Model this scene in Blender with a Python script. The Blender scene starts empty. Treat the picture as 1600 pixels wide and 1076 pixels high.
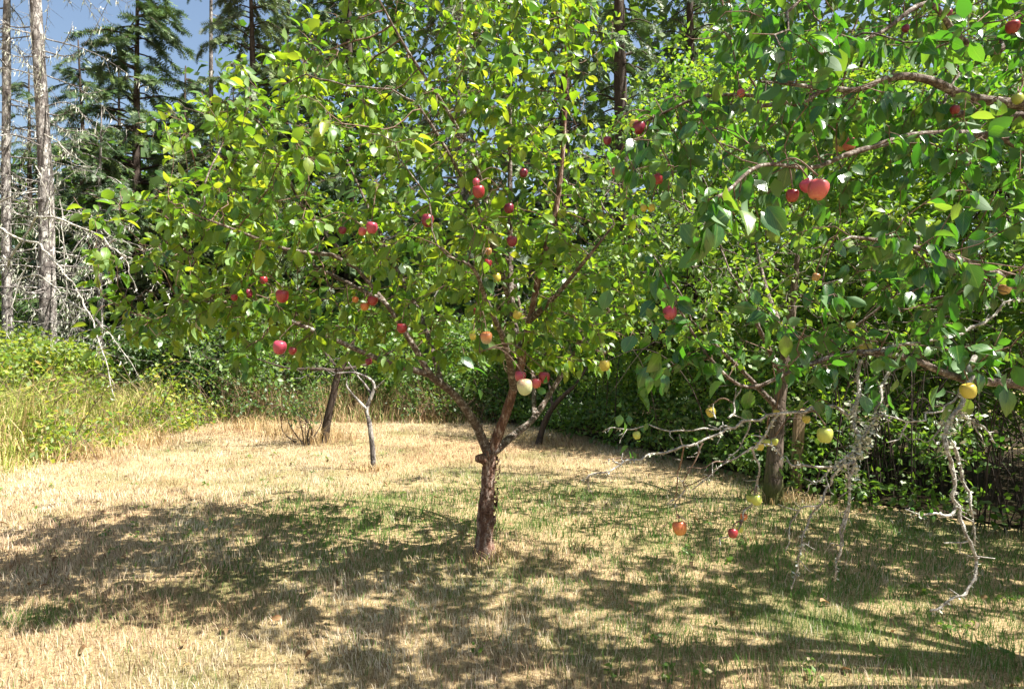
import bpy, math
import numpy as np
from mathutils import Matrix, Vector

# ------------------------------------------------------------------ camera, sky, sun, exposure
SC = bpy.context.scene
COL = SC.collection
F, CX, CY, EYE = 1000.0, 800.0, 538.0, 1.5          # focal length in photo pixels, image centre, eye height

cam = bpy.data.cameras.new('camera')
cam.sensor_width = 36.0
cam.lens = 36.0 * F / 1600.0
cam.clip_start, cam.clip_end = 0.05, 600.0
cam_ob = bpy.data.objects.new('camera', cam)
cam_ob.location = (0, 0, EYE)
cam_ob.rotation_euler = (math.radians(90), 0, 0)
COL.objects.link(cam_ob)
SC.camera = cam_ob

SUN_EL, SUN_AZ = math.radians(58), math.radians(-14)   # azimuth measured from +X towards +Y
world = bpy.data.worlds.new('World')
SC.world = world
world.use_nodes = True
wn = world.node_tree
wn.nodes.clear()
sky = wn.nodes.new('ShaderNodeTexSky')
sky.sky_type = 'NISHITA'
sky.sun_disc = False
sky.sun_elevation = SUN_EL
sky.sun_rotation = math.pi / 2 - SUN_AZ
sky.ozone_density = 0.8
sky.dust_density = 2.5
sky.air_density = 1.25
bgn = wn.nodes.new('ShaderNodeBackground')
bgn.inputs['Strength'].default_value = 0.052
wo = wn.nodes.new('ShaderNodeOutputWorld')
wn.links.new(sky.outputs[0], bgn.inputs['Color'])
wn.links.new(bgn.outputs[0], wo.inputs['Surface'])

sun = bpy.data.lights.new('sun', 'SUN')
sun.energy = 5.0
sun.angle = math.radians(0.53)
sun.color = (1.0, 0.95, 0.86)
sun_ob = bpy.data.objects.new('sun', sun)
sd = Vector((math.cos(SUN_EL) * math.cos(SUN_AZ), math.cos(SUN_EL) * math.sin(SUN_AZ), math.sin(SUN_EL)))
sun_ob.location = sd * 40
sun_ob.rotation_euler = sd.to_track_quat('Z', 'Y').to_euler()
COL.objects.link(sun_ob)

SC.view_settings.view_transform = 'Standard'
SC.view_settings.look = 'None'
SC.view_settings.gamma = 1.0
SC.view_settings.use_curve_mapping = False
SC.view_settings.exposure = 1.9
SC.render.engine = 'CYCLES'
SC.cycles.max_bounces = 7
SC.cycles.diffuse_bounces = 3
SC.cycles.transmission_bounces = 5
SC.cycles.use_denoising = True

R = np.random.default_rng(11)


def at(px, py, d):
    """The point seen at a photo pixel at depth d."""
    return np.array([(px - CX) / F * d, d, EYE + (CY - py) / F * d])


def gnd(px, py):
    d = EYE * F / (py - CY)
    return np.array([(px - CX) / F * d, d, 0.0])


# ------------------------------------------------------------------ numeric helpers
def hash3(i, j, k, s=0):
    h = (i * 374761393 + j * 668265263 + k * 2147483647 + s * 974711) & 0xFFFFFFFF
    h = ((h ^ (h >> 13)) * 1274126177) & 0xFFFFFFFF
    return ((h ^ (h >> 16)) & 0xFFFF) / 65535.0


def vnoise(p, s=0):
    """Value noise 0..1 at points p (N,3)."""
    p = np.asarray(p, float)
    i = np.floor(p).astype(np.int64)
    f = p - i
    f = f * f * (3 - 2 * f)
    out = 0
    for a in (0, 1):
        for b in (0, 1):
            for c in (0, 1):
                w = (f[:, 0] if a else 1 - f[:, 0]) * (f[:, 1] if b else 1 - f[:, 1]) * (f[:, 2] if c else 1 - f[:, 2])
                out = out + w * hash3(i[:, 0] + a, i[:, 1] + b, i[:, 2] + c, s)
    return out


def n2(x, y, sc, s=0):
    x = np.asarray(x, float)
    return vnoise(np.stack([x * sc, np.asarray(y, float) * sc, np.zeros_like(x) + .5], 1), s)


def unit(v):
    v = np.asarray(v, float)
    return v / np.maximum(np.linalg.norm(v, axis=-1, keepdims=True), 1e-9)


def ground_z(x, y):
    x = np.asarray(x, float); y = np.asarray(y, float)
    return (n2(x, y, .55, 3) - .5) * .07 + (n2(x, y, 2.3, 4) - .5) * .025


def gz(x, y):
    return float(ground_z(np.array([x]), np.array([y]))[0])


class MB:
    """Collects vertices and faces; build() links them as one mesh object."""
    def __init__(self):
        self.v, self.q, self.t, self.a, self.uv_q, self.uv_t, self.n = [], [], [], [], [], [], 0
        self.c = []

    def add(self, v, quads=None, tris=None, tint=None, col=None, uvq=None, uvt=None):
        v = np.asarray(v, float).reshape(-1, 3)
        if quads is not None and len(quads):
            q = np.asarray(quads, np.int64).reshape(-1, 4)
            self.q.append(q + self.n)
            self.uv_q.append(np.zeros((len(q) * 4, 2)) if uvq is None else np.asarray(uvq).reshape(-1, 2))
        if tris is not None and len(tris):
            t = np.asarray(tris, np.int64).reshape(-1, 3)
            self.t.append(t + self.n)
            self.uv_t.append(np.zeros((len(t) * 3, 2)) if uvt is None else np.asarray(uvt).reshape(-1, 2))
        self.v.append(v)
        self.a.append(np.full(len(v), .5) if tint is None else np.broadcast_to(np.asarray(tint, float), (len(v),)))
        self.c.append(np.zeros((len(v), 4)) if col is None else np.asarray(col, float))
        self.n += len(v)

    def mesh(self, name, mat, org=(0, 0, 0), smooth=True, want_col=False):
        me = bpy.data.meshes.new(name)
        if not self.v:
            me.materials.append(mat)
            return me
        v = np.concatenate(self.v) - np.asarray(org, float)
        q = np.concatenate(self.q) if self.q else np.zeros((0, 4), np.int64)
        t = np.concatenate(self.t) if self.t else np.zeros((0, 3), np.int64)
        nl = q.size + t.size
        me.vertices.add(len(v)); me.loops.add(nl); me.polygons.add(len(q) + len(t))
        me.vertices.foreach_set('co', v.astype(np.float32).ravel())
        me.loops.foreach_set('vertex_index', np.concatenate([q.ravel(), t.ravel()]).astype(np.int32))
        st = np.concatenate([np.arange(len(q)) * 4, q.size + np.arange(len(t)) * 3])
        me.polygons.foreach_set('loop_start', st.astype(np.int32))
        me.polygons.foreach_set('use_smooth', np.full(len(q) + len(t), smooth, bool))
        uv = me.uv_layers.new(name='UVMap')
        uvs = np.concatenate(self.uv_q + self.uv_t) if (self.uv_q or self.uv_t) else np.zeros((nl, 2))
        uv.data.foreach_set('uv', uvs.astype(np.float32).ravel())
        at_ = me.attributes.new('tint', 'FLOAT', 'POINT')
        at_.data.foreach_set('value', np.concatenate(self.a).astype(np.float32))
        if want_col:
            ca = me.attributes.new('col', 'FLOAT_COLOR', 'POINT')
            ca.data.foreach_set('color', np.concatenate(self.c).astype(np.float32).ravel())
        me.materials.append(mat)
        me.update(calc_edges=True)
        me.validate()
        return me

    def build(self, name, mat, parent=None, kind=None, smooth=True, org=None, want_col=False):
        o0 = np.zeros(3)
        if parent is not None:
            o0 = np.array(parent.location)
        elif org is not None:
            o0 = np.asarray(org, float)
        ob = bpy.data.objects.new(name, self.mesh(name, mat, o0, smooth, want_col))
        COL.objects.link(ob)
        if parent is not None:
            ob.parent = parent
        else:
            ob.location = o0
        if kind:
            ob['kind'] = kind
        return ob


def tag(o, label, cat, group=None):
    o['label'] = label
    o['category'] = cat
    if group:
        o['group'] = group
    return o


def thing(name, label, cat, loc, group=None):
    o = bpy.data.objects.new(name, None)
    COL.objects.link(o)
    o.location = tuple(float(c) for c in loc)
    o.empty_display_size = .2
    return tag(o, label, cat, group)


def tube(mb, pts, rad, sides=6, bump=0.0, freq=9.0, cap=True, seed=0, tint=.5):
    pts = np.asarray(pts, float)
    if len(pts) < 2:
        return
    rad = np.broadcast_to(np.asarray(rad, float), (len(pts),)).copy()
    tan = unit(np.gradient(pts, axis=0))
    ref = np.array([0, 0, 1.0]) if abs(tan[0][2]) < .8 else np.array([1.0, 0, 0])
    u = unit(np.cross(tan[0], ref))
    us = []
    for k in range(len(pts)):
        u = unit(u - tan[k] * np.dot(u, tan[k]))
        us.append(u)
    us = np.array(us)
    ws = np.cross(tan, us)
    an = np.arange(sides) / sides * 2 * math.pi
    d = us[:, None, :] * np.cos(an)[None, :, None] + ws[:, None, :] * np.sin(an)[None, :, None]
    v = pts[:, None, :] + d * rad[:, None, None]
    if bump > 0:
        k = vnoise((pts[:, None, :] + d * np.maximum(rad[:, None, None], .02)).reshape(-1, 3) * freq, seed) - .5
        k += .5 * (vnoise((pts[:, None, :] + d * np.maximum(rad[:, None, None], .02)).reshape(-1, 3) * freq * 2.7, seed + 5) - .5)
        v = v + d * (rad[:, None, None] * bump * 2 * k.reshape(len(pts), sides, 1))
    n = len(pts)
    i = np.arange(n - 1)[:, None] * sides
    j = np.arange(sides)[None, :]
    j2 = (j + 1) % sides
    q = np.stack([i + j, i + j2, i + sides + j2, i + sides + j], -1).reshape(-1, 4)
    v = v.reshape(-1, 3)
    tr = None
    if cap:
        v = np.concatenate([v, pts[-1:] + tan[-1] * rad[-1] * .6])
        e = (n - 1) * sides
        tr = np.stack([e + np.arange(sides), e + (np.arange(sides) + 1) % sides, np.full(sides, n * sides)], -1)
    mb.add(v, q, tr, tint=tint)


def smooth_path(pts, n=4):
    """Catmull-Rom through the rows of pts (any width)."""
    p = np.asarray(pts, float)
    if len(p) < 3:
        k = np.linspace(0, 1, n + 1)[:, None]
        return p[0] + (p[-1] - p[0]) * k
    e = np.concatenate([2 * p[:1] - p[1:2], p, 2 * p[-1:] - p[-2:-1]])
    out = []
    for i in range(len(p) - 1):
        a, b, c, d = e[i:i + 4]
        for t in np.arange(n) / n:
            out.append(.5 * (2 * b + (c - a) * t + (2 * a - 5 * b + 4 * c - d) * t * t + (3 * b - a - 3 * c + d) * t ** 3))
    out.append(p[-1])
    return np.array(out)


# ------------------------------------------------------------------ materials
def new_mat(name):
    m = bpy.data.materials.new(name)
    m.use_nodes = True
    nt = m.node_tree
    nt.nodes.clear()
    out = nt.nodes.new('ShaderNodeOutputMaterial')
    return m, nt, out


def N(nt, t, **kw):
    n = nt.nodes.new(t)
    for k, v in kw.items():
        if hasattr(n, k):
            setattr(n, k, v)
        else:
            n.inputs[k].default_value = v
    return n


def ramp(nt, stops, fac):
    r = nt.nodes.new('ShaderNodeValToRGB')
    el = r.color_ramp.elements
    while len(el) < len(stops):
        el.new(.5)
    for e, (p, c) in zip(el, stops):
        e.position = p
        e.color = (*c, 1)
    nt.links.new(fac, r.inputs[0])
    return r.outputs[0]


def leaf_mat(name, stops, back, trans, tmix=.4, rough=.42, spec=.5, single=False, veins=True, vein_col=(.2, .28, .06)):
    """Two-sided leaf: glossy upper face, paler matt underside, light passing through it."""
    m, nt, out = new_mat(name)
    L = nt.links.new
    if single:
        fac = N(nt, 'ShaderNodeObjectInfo').outputs['Random']
    else:
        a = N(nt, 'ShaderNodeAttribute'); a.attribute_name = 'tint'
        fac = a.outputs['Fac']
    base = ramp(nt, stops, fac)
    uvn = N(nt, 'ShaderNodeUVMap')
    sep = N(nt, 'ShaderNodeSeparateXYZ')
    L(uvn.outputs[0], sep.inputs[0])
    height = None
    if veins:
        # midrib and side veins from the leaf's own coordinates (x across, y along)
        ab = N(nt, 'ShaderNodeMath', operation='ABSOLUTE'); L(sep.outputs['X'], ab.inputs[0])
        sub = N(nt, 'ShaderNodeMath', operation='MULTIPLY_ADD'); L(ab.outputs[0], sub.inputs[0])
        sub.inputs[1].default_value = -.55; L(sep.outputs['Y'], sub.inputs[2])
        mul = N(nt, 'ShaderNodeMath', operation='MULTIPLY'); L(sub.outputs[0], mul.inputs[0]); mul.inputs[1].default_value = 46.0
        sn = N(nt, 'ShaderNodeMath', operation='SINE'); L(mul.outputs[0], sn.inputs[0])
        sv = N(nt, 'ShaderNodeMapRange'); L(sn.outputs[0], sv.inputs[0])
        for k, x in ((1, .72), (2, 1.0), (3, 0.0), (4, .55)):
            sv.inputs[k].default_value = x
        mr = N(nt, 'ShaderNodeMapRange'); L(ab.outputs[0], mr.inputs[0])
        for k, x in ((1, .0), (2, .10), (3, 1.0), (4, 0.0)):
            mr.inputs[k].default_value = x
        mx = N(nt, 'ShaderNodeMath', operation='MAXIMUM'); L(sv.outputs[0], mx.inputs[0]); L(mr.outputs[0], mx.inputs[1])
        vm = N(nt, 'ShaderNodeMix', data_type='RGBA'); L(mx.outputs[0], vm.inputs[0])
        L(base, vm.inputs[6]); vm.inputs[7].default_value = (*vein_col, 1)
        sc_ = N(nt, 'ShaderNodeMath', operation='MULTIPLY'); L(mx.outputs[0], sc_.inputs[0]); sc_.inputs[1].default_value = .6
        L(sc_.outputs[0], vm.inputs[0])
        base = vm.outputs[2]
        height = mx.outputs[0]
    if veins:
        nz = N(nt, 'ShaderNodeTexNoise', Scale=2.6, Detail=4.0); nz.noise_dimensions = '4D'
        L(uvn.outputs[0], nz.inputs['Vector'])
        wv = N(nt, 'ShaderNodeMath', operation='MULTIPLY'); L(fac, wv.inputs[0]); wv.inputs[1].default_value = 77.0
        L(wv.outputs[0], nz.inputs['W'])
        hs = N(nt, 'ShaderNodeHueSaturation'); L(base, hs.inputs['Color'])
        vr_ = N(nt, 'ShaderNodeMapRange'); L(nz.outputs[0], vr_.inputs[0])
        for k, x in ((1, .3), (2, .7), (3, .55), (4, 1.4)):
            vr_.inputs[k].default_value = x
        L(vr_.outputs[0], hs.inputs['Value'])
        sp_ = N(nt, 'ShaderNodeMapRange'); L(nz.outputs[0], sp_.inputs[0])
        for k, x in ((1, .68), (2, .74), (3, 0.0), (4, .8)):
            sp_.inputs[k].default_value = x
        br = N(nt, 'ShaderNodeMix', data_type='RGBA'); L(sp_.outputs[0], br.inputs[0]); L(hs.outputs[0], br.inputs[6])
        br.inputs[7].default_value = (.16, .09, .03, 1)
        base = br.outputs[2]
    geo = N(nt, 'ShaderNodeNewGeometry')
    bm = N(nt, 'ShaderNodeMix', data_type='RGBA')
    L(geo.outputs['Backfacing'], bm.inputs[0]); L(base, bm.inputs[6]); bm.inputs[7].default_value = (*back, 1)
    pb = N(nt, 'ShaderNodeBsdfPrincipled')
    L(bm.outputs[2], pb.inputs['Base Color'])
    rm = N(nt, 'ShaderNodeMapRange'); L(geo.outputs['Backfacing'], rm.inputs[0])
    rm.inputs[3].default_value = rough; rm.inputs[4].default_value = .7
    L(rm.outputs[0], pb.inputs['Roughness'])
    pb.inputs['Specular IOR Level'].default_value = spec
    if height is not None:
        bp = N(nt, 'ShaderNodeBump'); bp.inputs['Strength'].default_value = .18; bp.inputs['Distance'].default_value = .0015
        L(height, bp.inputs['Height']); bp.invert = True
        L(bp.outputs[0], pb.inputs['Normal'])
    tl = N(nt, 'ShaderNodeBsdfTranslucent')
    tr = ramp(nt, trans, fac)
    L(tr, tl.inputs['Color'])
    ms = N(nt, 'ShaderNodeMixShader'); ms.inputs[0].default_value = tmix
    L(pb.outputs[0], ms.inputs[1]); L(tl.outputs[0], ms.inputs[2])
    L(ms.outputs[0], out.inputs[0])
    return m


def bark_mat(name, dark, mid, pale, scale=18.0, pale_at=.6, stretch=.35, bump=.7, moss=None):
    m, nt, out = new_mat(name)
    L = nt.links.new
    tc = N(nt, 'ShaderNodeTexCoord')
    mp = N(nt, 'ShaderNodeMapping'); mp.inputs['Scale'].default_value = (1, 1, stretch)
    L(tc.outputs['Object'], mp.inputs[0])
    n1 = N(nt, 'ShaderNodeTexNoise', Scale=scale, Detail=8.0, Roughness=.7); L(mp.outputs[0], n1.inputs['Vector'])
    vo = N(nt, 'ShaderNodeTexVoronoi', Scale=scale * 1.3); vo.feature = 'DISTANCE_TO_EDGE'; L(mp.outputs[0], vo.inputs['Vector'])
    c = ramp(nt, [(.3, dark), (.5, mid), (pale_at, mid), (min(pale_at + .14, 1), pale)], n1.outputs[0])
    vr = N(nt, 'ShaderNodeMapRange'); L(vo.outputs['Distance'], vr.inputs[0])
    for k, x in ((1, .0), (2, .09), (3, .35), (4, 1.0)):
        vr.inputs[k].default_value = x
    ns = N(nt, 'ShaderNodeTexNoise', Scale=scale * .5, Detail=4.0); L(mp.outputs[0], ns.inputs['Vector'])
    vs = N(nt, 'ShaderNodeVectorMath', operation='SCALE'); L(ns.outputs['Color'], vs.inputs[0]); vs.inputs['Scale'].default_value = .16
    va = N(nt, 'ShaderNodeVectorMath', operation='ADD'); L(mp.outputs[0], va.inputs[0]); L(vs.outputs[0], va.inputs[1])
    L(va.outputs[0], vo.inputs['Vector'])
    mx = N(nt, 'ShaderNodeMix', data_type='RGBA'); L(vr.outputs[0], mx.inputs[0])
    mx.inputs[6].default_value = (*[x * .8 for x in dark], 1); L(c, mx.inputs[7])
    colour = mx.outputs[2]
    if moss is not None:
        n3 = N(nt, 'ShaderNodeTexNoise', Scale=6.0, Detail=5.0); L(tc.outputs['Object'], n3.inputs['Vector'])
        sp = N(nt, 'ShaderNodeSeparateXYZ'); L(tc.outputs['Object'], sp.inputs[0])
        hr = N(nt, 'ShaderNodeMapRange'); L(sp.outputs['Z'], hr.inputs[0])
        for k, x in ((1, .02), (2, .45), (3, .55), (4, 0.0)):
            hr.inputs[k].default_value = x
        ad = N(nt, 'ShaderNodeMath', operation='ADD'); L(n3.outputs[0], ad.inputs[0]); L(hr.outputs[0], ad.inputs[1])
        th = N(nt, 'ShaderNodeMapRange'); L(ad.outputs[0], th.inputs[0])
        for k, x in ((1, .62), (2, .85), (3, 0.0), (4, .9)):
            th.inputs[k].default_value = x
        m2 = N(nt, 'ShaderNodeMix', data_type='RGBA'); L(th.outputs[0], m2.inputs[0])
        L(colour, m2.inputs[6]); m2.inputs[7].default_value = (*moss, 1)
        colour = m2.outputs[2]
    pb = N(nt, 'ShaderNodeBsdfPrincipled', Roughness=.88)
    pb.inputs['Specular IOR Level'].default_value = .25
    L(colour, pb.inputs['Base Color'])
    hs = N(nt, 'ShaderNodeMath', operation='ADD'); L(n1.outputs[0], hs.inputs[0]); L(vr.outputs[0], hs.inputs[1])
    bp = N(nt, 'ShaderNodeBump'); bp.inputs['Strength'].default_value = bump; bp.inputs['Distance'].default_value = .012
    L(hs.outputs[0], bp.inputs['Height']); L(bp.outputs[0], pb.inputs['Normal'])
    L(pb.outputs[0], out.inputs[0])
    return m


def col_mat(name, tmix=.3, rough=.7):
    """Blades and stems coloured blade by blade."""
    m, nt, out = new_mat(name)
    L = nt.links.new
    a = N(nt, 'ShaderNodeAttribute'); a.attribute_name = 'col'
    pb = N(nt, 'ShaderNodeBsdfPrincipled', Roughness=rough)
    pb.inputs['Specular IOR Level'].default_value = .3
    L(a.outputs['Color'], pb.inputs['Base Color'])
    tl = N(nt, 'ShaderNodeBsdfTranslucent'); L(a.outputs['Color'], tl.inputs['Color'])
    ms = N(nt, 'ShaderNodeMixShader'); ms.inputs[0].default_value = tmix
    L(pb.outputs[0], ms.inputs[1]); L(tl.outputs[0], ms.inputs[2]); L(ms.outputs[0], out.inputs[0])
    return m


def apple_mat(name, base, blush, amount, rough=.32, dots=(.6, .5, .25)):
    m, nt, out = new_mat(name)
    L = nt.links.new
    tc = N(nt, 'ShaderNodeTexCoord')
    oi = N(nt, 'ShaderNodeObjectInfo')
    vm = N(nt, 'ShaderNodeVectorMath', operation='ADD'); L(tc.outputs['Object'], vm.inputs[0]); L(oi.outputs['Random'], vm.inputs[1])
    mp = N(nt, 'ShaderNodeMapping'); mp.inputs['Scale'].default_value = (1, 1, .35); L(vm.outputs[0], mp.inputs[0])
    n1 = N(nt, 'ShaderNodeTexNoise', Scale=30.0, Detail=5.0); L(mp.outputs[0], n1.inputs['Vector'])
    sp = N(nt, 'ShaderNodeSeparateXYZ'); L(tc.outputs['Generated'], sp.inputs[0])
    ad = N(nt, 'ShaderNodeMath', operation='MULTIPLY_ADD'); L(sp.outputs['Z'], ad.inputs[0]); ad.inputs[1].default_value = .55; L(n1.outputs[0], ad.inputs[2])
    mr = N(nt, 'ShaderNodeMapRange'); L(ad.outputs[0], mr.inputs[0])
    for k, x in ((1, 1.0 - amount), (2, 1.35 - amount), (3, 0.0), (4, 1.0)):
        mr.inputs[k].default_value = x
    mx = N(nt, 'ShaderNodeMix', data_type='RGBA'); L(mr.outputs[0], mx.inputs[0])
    mx.inputs[6].default_value = (*base, 1); mx.inputs[7].default_value = (*blush, 1)
    vo = N(nt, 'ShaderNodeTexVoronoi', Scale=180.0); L(vm.outputs[0], vo.inputs['Vector'])
    dr = N(nt, 'ShaderNodeMapRange'); L(vo.outputs['Distance'], dr.inputs[0])
    for k, x in ((1, .12), (2, .2), (3, .45), (4, 0.0)):
        dr.inputs[k].default_value = x
    m2 = N(nt, 'ShaderNodeMix', data_type='RGBA'); L(dr.outputs[0], m2.inputs[0]); L(mx.outputs[2], m2.inputs[6]); m2.inputs[7].default_value = (*dots, 1)
    pb = N(nt, 'ShaderNodeBsdfPrincipled', Roughness=rough)
    L(m2.outputs[2], pb.inputs['Base Color'])
    L(pb.outputs[0], out.inputs[0])
    return m


M = {}
# apple leaves of the small centre tree: light yellow green, and of the near right-hand tree: deep green and glossy
A_ST = [(0, (.014, .05, .010)), (.35, (.045, .12, .014)), (.7, (.11, .20, .018)), (1, (.20, .23, .03))]
A_TR = [(0, (.05, .19, .012)), (.35, (.20, .42, .014)), (.65, (.44, .60, .02)), (1, (.56, .60, .03))]
B_ST = [(0, (.012, .055, .010)), (.5, (.026, .098, .014)), (.85, (.05, .13, .018)), (1, (.12, .17, .03))]
B_TR = [(0, (.05, .22, .012)), (.6, (.12, .36, .014)), (1, (.30, .44, .03))]
M['leaf_a'] = leaf_mat('apple_leaf_light', A_ST, (.13, .21, .06), A_TR, .37, .36)
M['leaf_a1'] = leaf_mat('apple_leaf_light_single', A_ST, (.13, .21, .06), A_TR, .37, .36, single=True)
M['leaf_b'] = leaf_mat('apple_leaf_deep', B_ST, (.06, .14, .035), B_TR, .34, .27, spec=.8)
M['leaf_b1'] = leaf_mat('apple_leaf_deep_single', B_ST, (.06, .14, .035), B_TR, .34, .27, spec=.8, single=True)
M['leaf_hedge'] = leaf_mat('hedge_leaf', [(0, (.035, .085, .012)), (.6, (.075, .155, .02)), (.93, (.13, .2, .03)), (1, (.16, .09, .04))],
                           (.12, .17, .07), [(0, (.10, .26, .015)), (1, (.3, .44, .03))], .36, .45, veins=False)
M['leaf_maple'] = leaf_mat('small_tree_leaf', [(0, (.022, .065, .012)), (.5, (.075, .16, .02)), (1, (.19, .25, .03))],
                           (.13, .2, .07), [(0, (.08, .24, .015)), (.5, (.24, .44, .02)), (1, (.48, .56, .03))], .40, .5, veins=False)
M['leaf_shrub'] = leaf_mat('shrub_leaf', [(0, (.025, .06, .015)), (.6, (.05, .105, .022)), (1, (.1, .15, .03))],
                           (.1, .15, .07), [(0, (.08, .2, .015)), (1, (.25, .38, .03))], .34, .45, veins=False)
M['leaf_bramble'] = leaf_mat('bramble_leaf', [(0, (.06, .13, .015)), (.55, (.15, .22, .02)), (.9, (.27, .28, .03)), (1, (.27, .13, .04))],
                             (.15, .2, .08), [(0, (.2, .4, .02)), (1, (.5, .5, .04))], .38, .5, veins=False)
M['needle'] = leaf_mat('conifer_needle', [(0, (.024, .055, .020)), (.55, (.06, .115, .030)), (1, (.13, .18, .04))],
                       (.05, .085, .045), [(0, (.05, .12, .03)), (1, (.2, .3, .05))], .2, .5, veins=False)
M['needle_pale'] = leaf_mat('conifer_needle_pale', [(0, (.04, .075, .02)), (.55, (.09, .14, .04)), (1, (.16, .2, .07))],
                            (.07, .09, .05), [(0, (.06, .12, .02)), (1, (.2, .26, .06))], .24, .5, veins=False)
M['bark_apple'] = bark_mat('apple_bark', (.055, .028, .02), (.165, .085, .058), (.44, .35, .29), 34, .5, moss=None)
M['bark_limb'] = bark_mat('apple_limb_bark', (.045, .03, .024), (.13, .095, .075), (.42, .39, .35), 38, .5, stretch=1)
M['bark_grey'] = bark_mat('grey_bark', (.035, .03, .028), (.15, .13, .12), (.46, .44, .41), 11, .48, stretch=.4, bump=1.0)
M['bark_moss'] = bark_mat('mossy_bark', (.05, .036, .026), (.13, .098, .075), (.25, .22, .18), 15, .58, moss=(.07, .085, .02))
M['bark_dark'] = bark_mat('dark_bark', (.02, .014, .011), (.055, .04, .031), (.15, .125, .10), 9, .6, stretch=.3)
M['twig'] = bark_mat('twig_bark', (.07, .042, .03), (.16, .105, .075), (.30, .25, .2), 30, .58, stretch=1, bump=.3)
M['twig_pale'] = bark_mat('lichened_twig', (.10, .085, .07), (.31, .285, .25), (.58, .57, .52), 40, .48, stretch=1, bump=.6)
M['dead'] = bark_mat('bleached_wood', (.14, .125, .105), (.34, .32, .28), (.58, .56, .5), 14, .5, stretch=.5)
M['stake'] = bark_mat('stake_wood', (.13, .085, .05), (.3, .21, .13), (.42, .32, .22), 12, .6, stretch=.12)
M['blade'] = col_mat('grass_blade', .3, .65)
M['stem_col'] = col_mat('weed_stem', .1, .7)


def lichen_mat():
    m, nt, out = new_mat('lichen')
    a = N(nt, 'ShaderNodeAttribute'); a.attribute_name = 'tint'
    c = ramp(nt, [(0, (.22, .24, .16)), (.6, (.42, .44, .34)), (1, (.64, .64, .57))], a.outputs['Fac'])
    pb = N(nt, 'ShaderNodeBsdfPrincipled', Roughness=.9)
    nt.links.new(c, pb.inputs['Base Color'])
    nt.links.new(pb.outputs[0], out.inputs[0])
    return m


M['lichen'] = lichen_mat()


def soil_mat():
    m, nt, out = new_mat('dry_turf')
    L = nt.links.new
    tc = N(nt, 'ShaderNodeTexCoord')
    n1 = N(nt, 'ShaderNodeTexNoise', Scale=55.0, Detail=9.0, Roughness=.75); L(tc.outputs['Object'], n1.inputs['Vector'])
    n3 = N(nt, 'ShaderNodeTexNoise', Scale=.9, Detail=5.0); L(tc.outputs['Object'], n3.inputs['Vector'])
    c1 = ramp(nt, [(.32, (.13, .085, .045)), (.5, (.33, .24, .125)), (.66, (.5, .4, .24))], n1.outputs[0])
    c2 = ramp(nt, [(.3, (.06, .05, .025)), (.55, (.16, .17, .06)), (.7, (.34, .3, .15))], n1.outputs[0])
    f = N(nt, 'ShaderNodeMapRange'); L(n3.outputs[0], f.inputs[0])
    for k, x in ((1, .48), (2, .66), (3, 0.0), (4, .8)):
        f.inputs[k].default_value = x
    mx = N(nt, 'ShaderNodeMix', data_type='RGBA'); L(f.outputs[0], mx.inputs[0]); L(c1, mx.inputs[6]); L(c2, mx.inputs[7])
    pb = N(nt, 'ShaderNodeBsdfPrincipled', Roughness=.95); pb.inputs['Specular IOR Level'].default_value = .1
    L(mx.outputs[2], pb.inputs['Base Color'])
    bp = N(nt, 'ShaderNodeBump'); bp.inputs['Strength'].default_value = .8; bp.inputs['Distance'].default_value = .03
    L(n1.outputs[0], bp.inputs['Height']); L(bp.outputs[0], pb.inputs['Normal'])
    L(pb.outputs[0], out.inputs[0])
    return m


M['soil'] = soil_mat()
# apples
M['ap_red'] = apple_mat('apple_red', (.36, .17, .04), (.21, .014, .022), .76)
M['ap_pink'] = apple_mat('apple_pink', (.46, .2, .10), (.32, .036, .07), .74)
M['ap_dark'] = apple_mat('apple_crimson', (.24, .05, .03), (.15, .008, .028), .85)
M['ap_coral'] = apple_mat('apple_coral', (.48, .22, .11), (.40, .065, .065), .66)
M['ap_yellow'] = apple_mat('apple_yellow', (.40, .34, .05), (.38, .22, .04), .15, dots=(.4, .38, .12))
M['ap_green'] = apple_mat('apple_green', (.34, .38, .07), (.30, .34, .08), .1, dots=(.4, .42, .16))
M['ap_pale'] = apple_mat('apple_pale', (.44, .49, .27), (.40, .16, .12), .2, dots=(.5, .45, .3))
M['ap_orange'] = apple_mat('apple_orange', (.46, .22, .05), (.42, .11, .035), .5)
M['ap_dull'] = apple_mat('apple_shade_grey', (.30, .33, .22), (.42, .15, .05), .45)  # grey of shade and reflected sky painted into the skin
M['ap_brown'] = apple_mat('apple_brown', (.42, .27, .09), (.3, .14, .06), .4)

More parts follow.
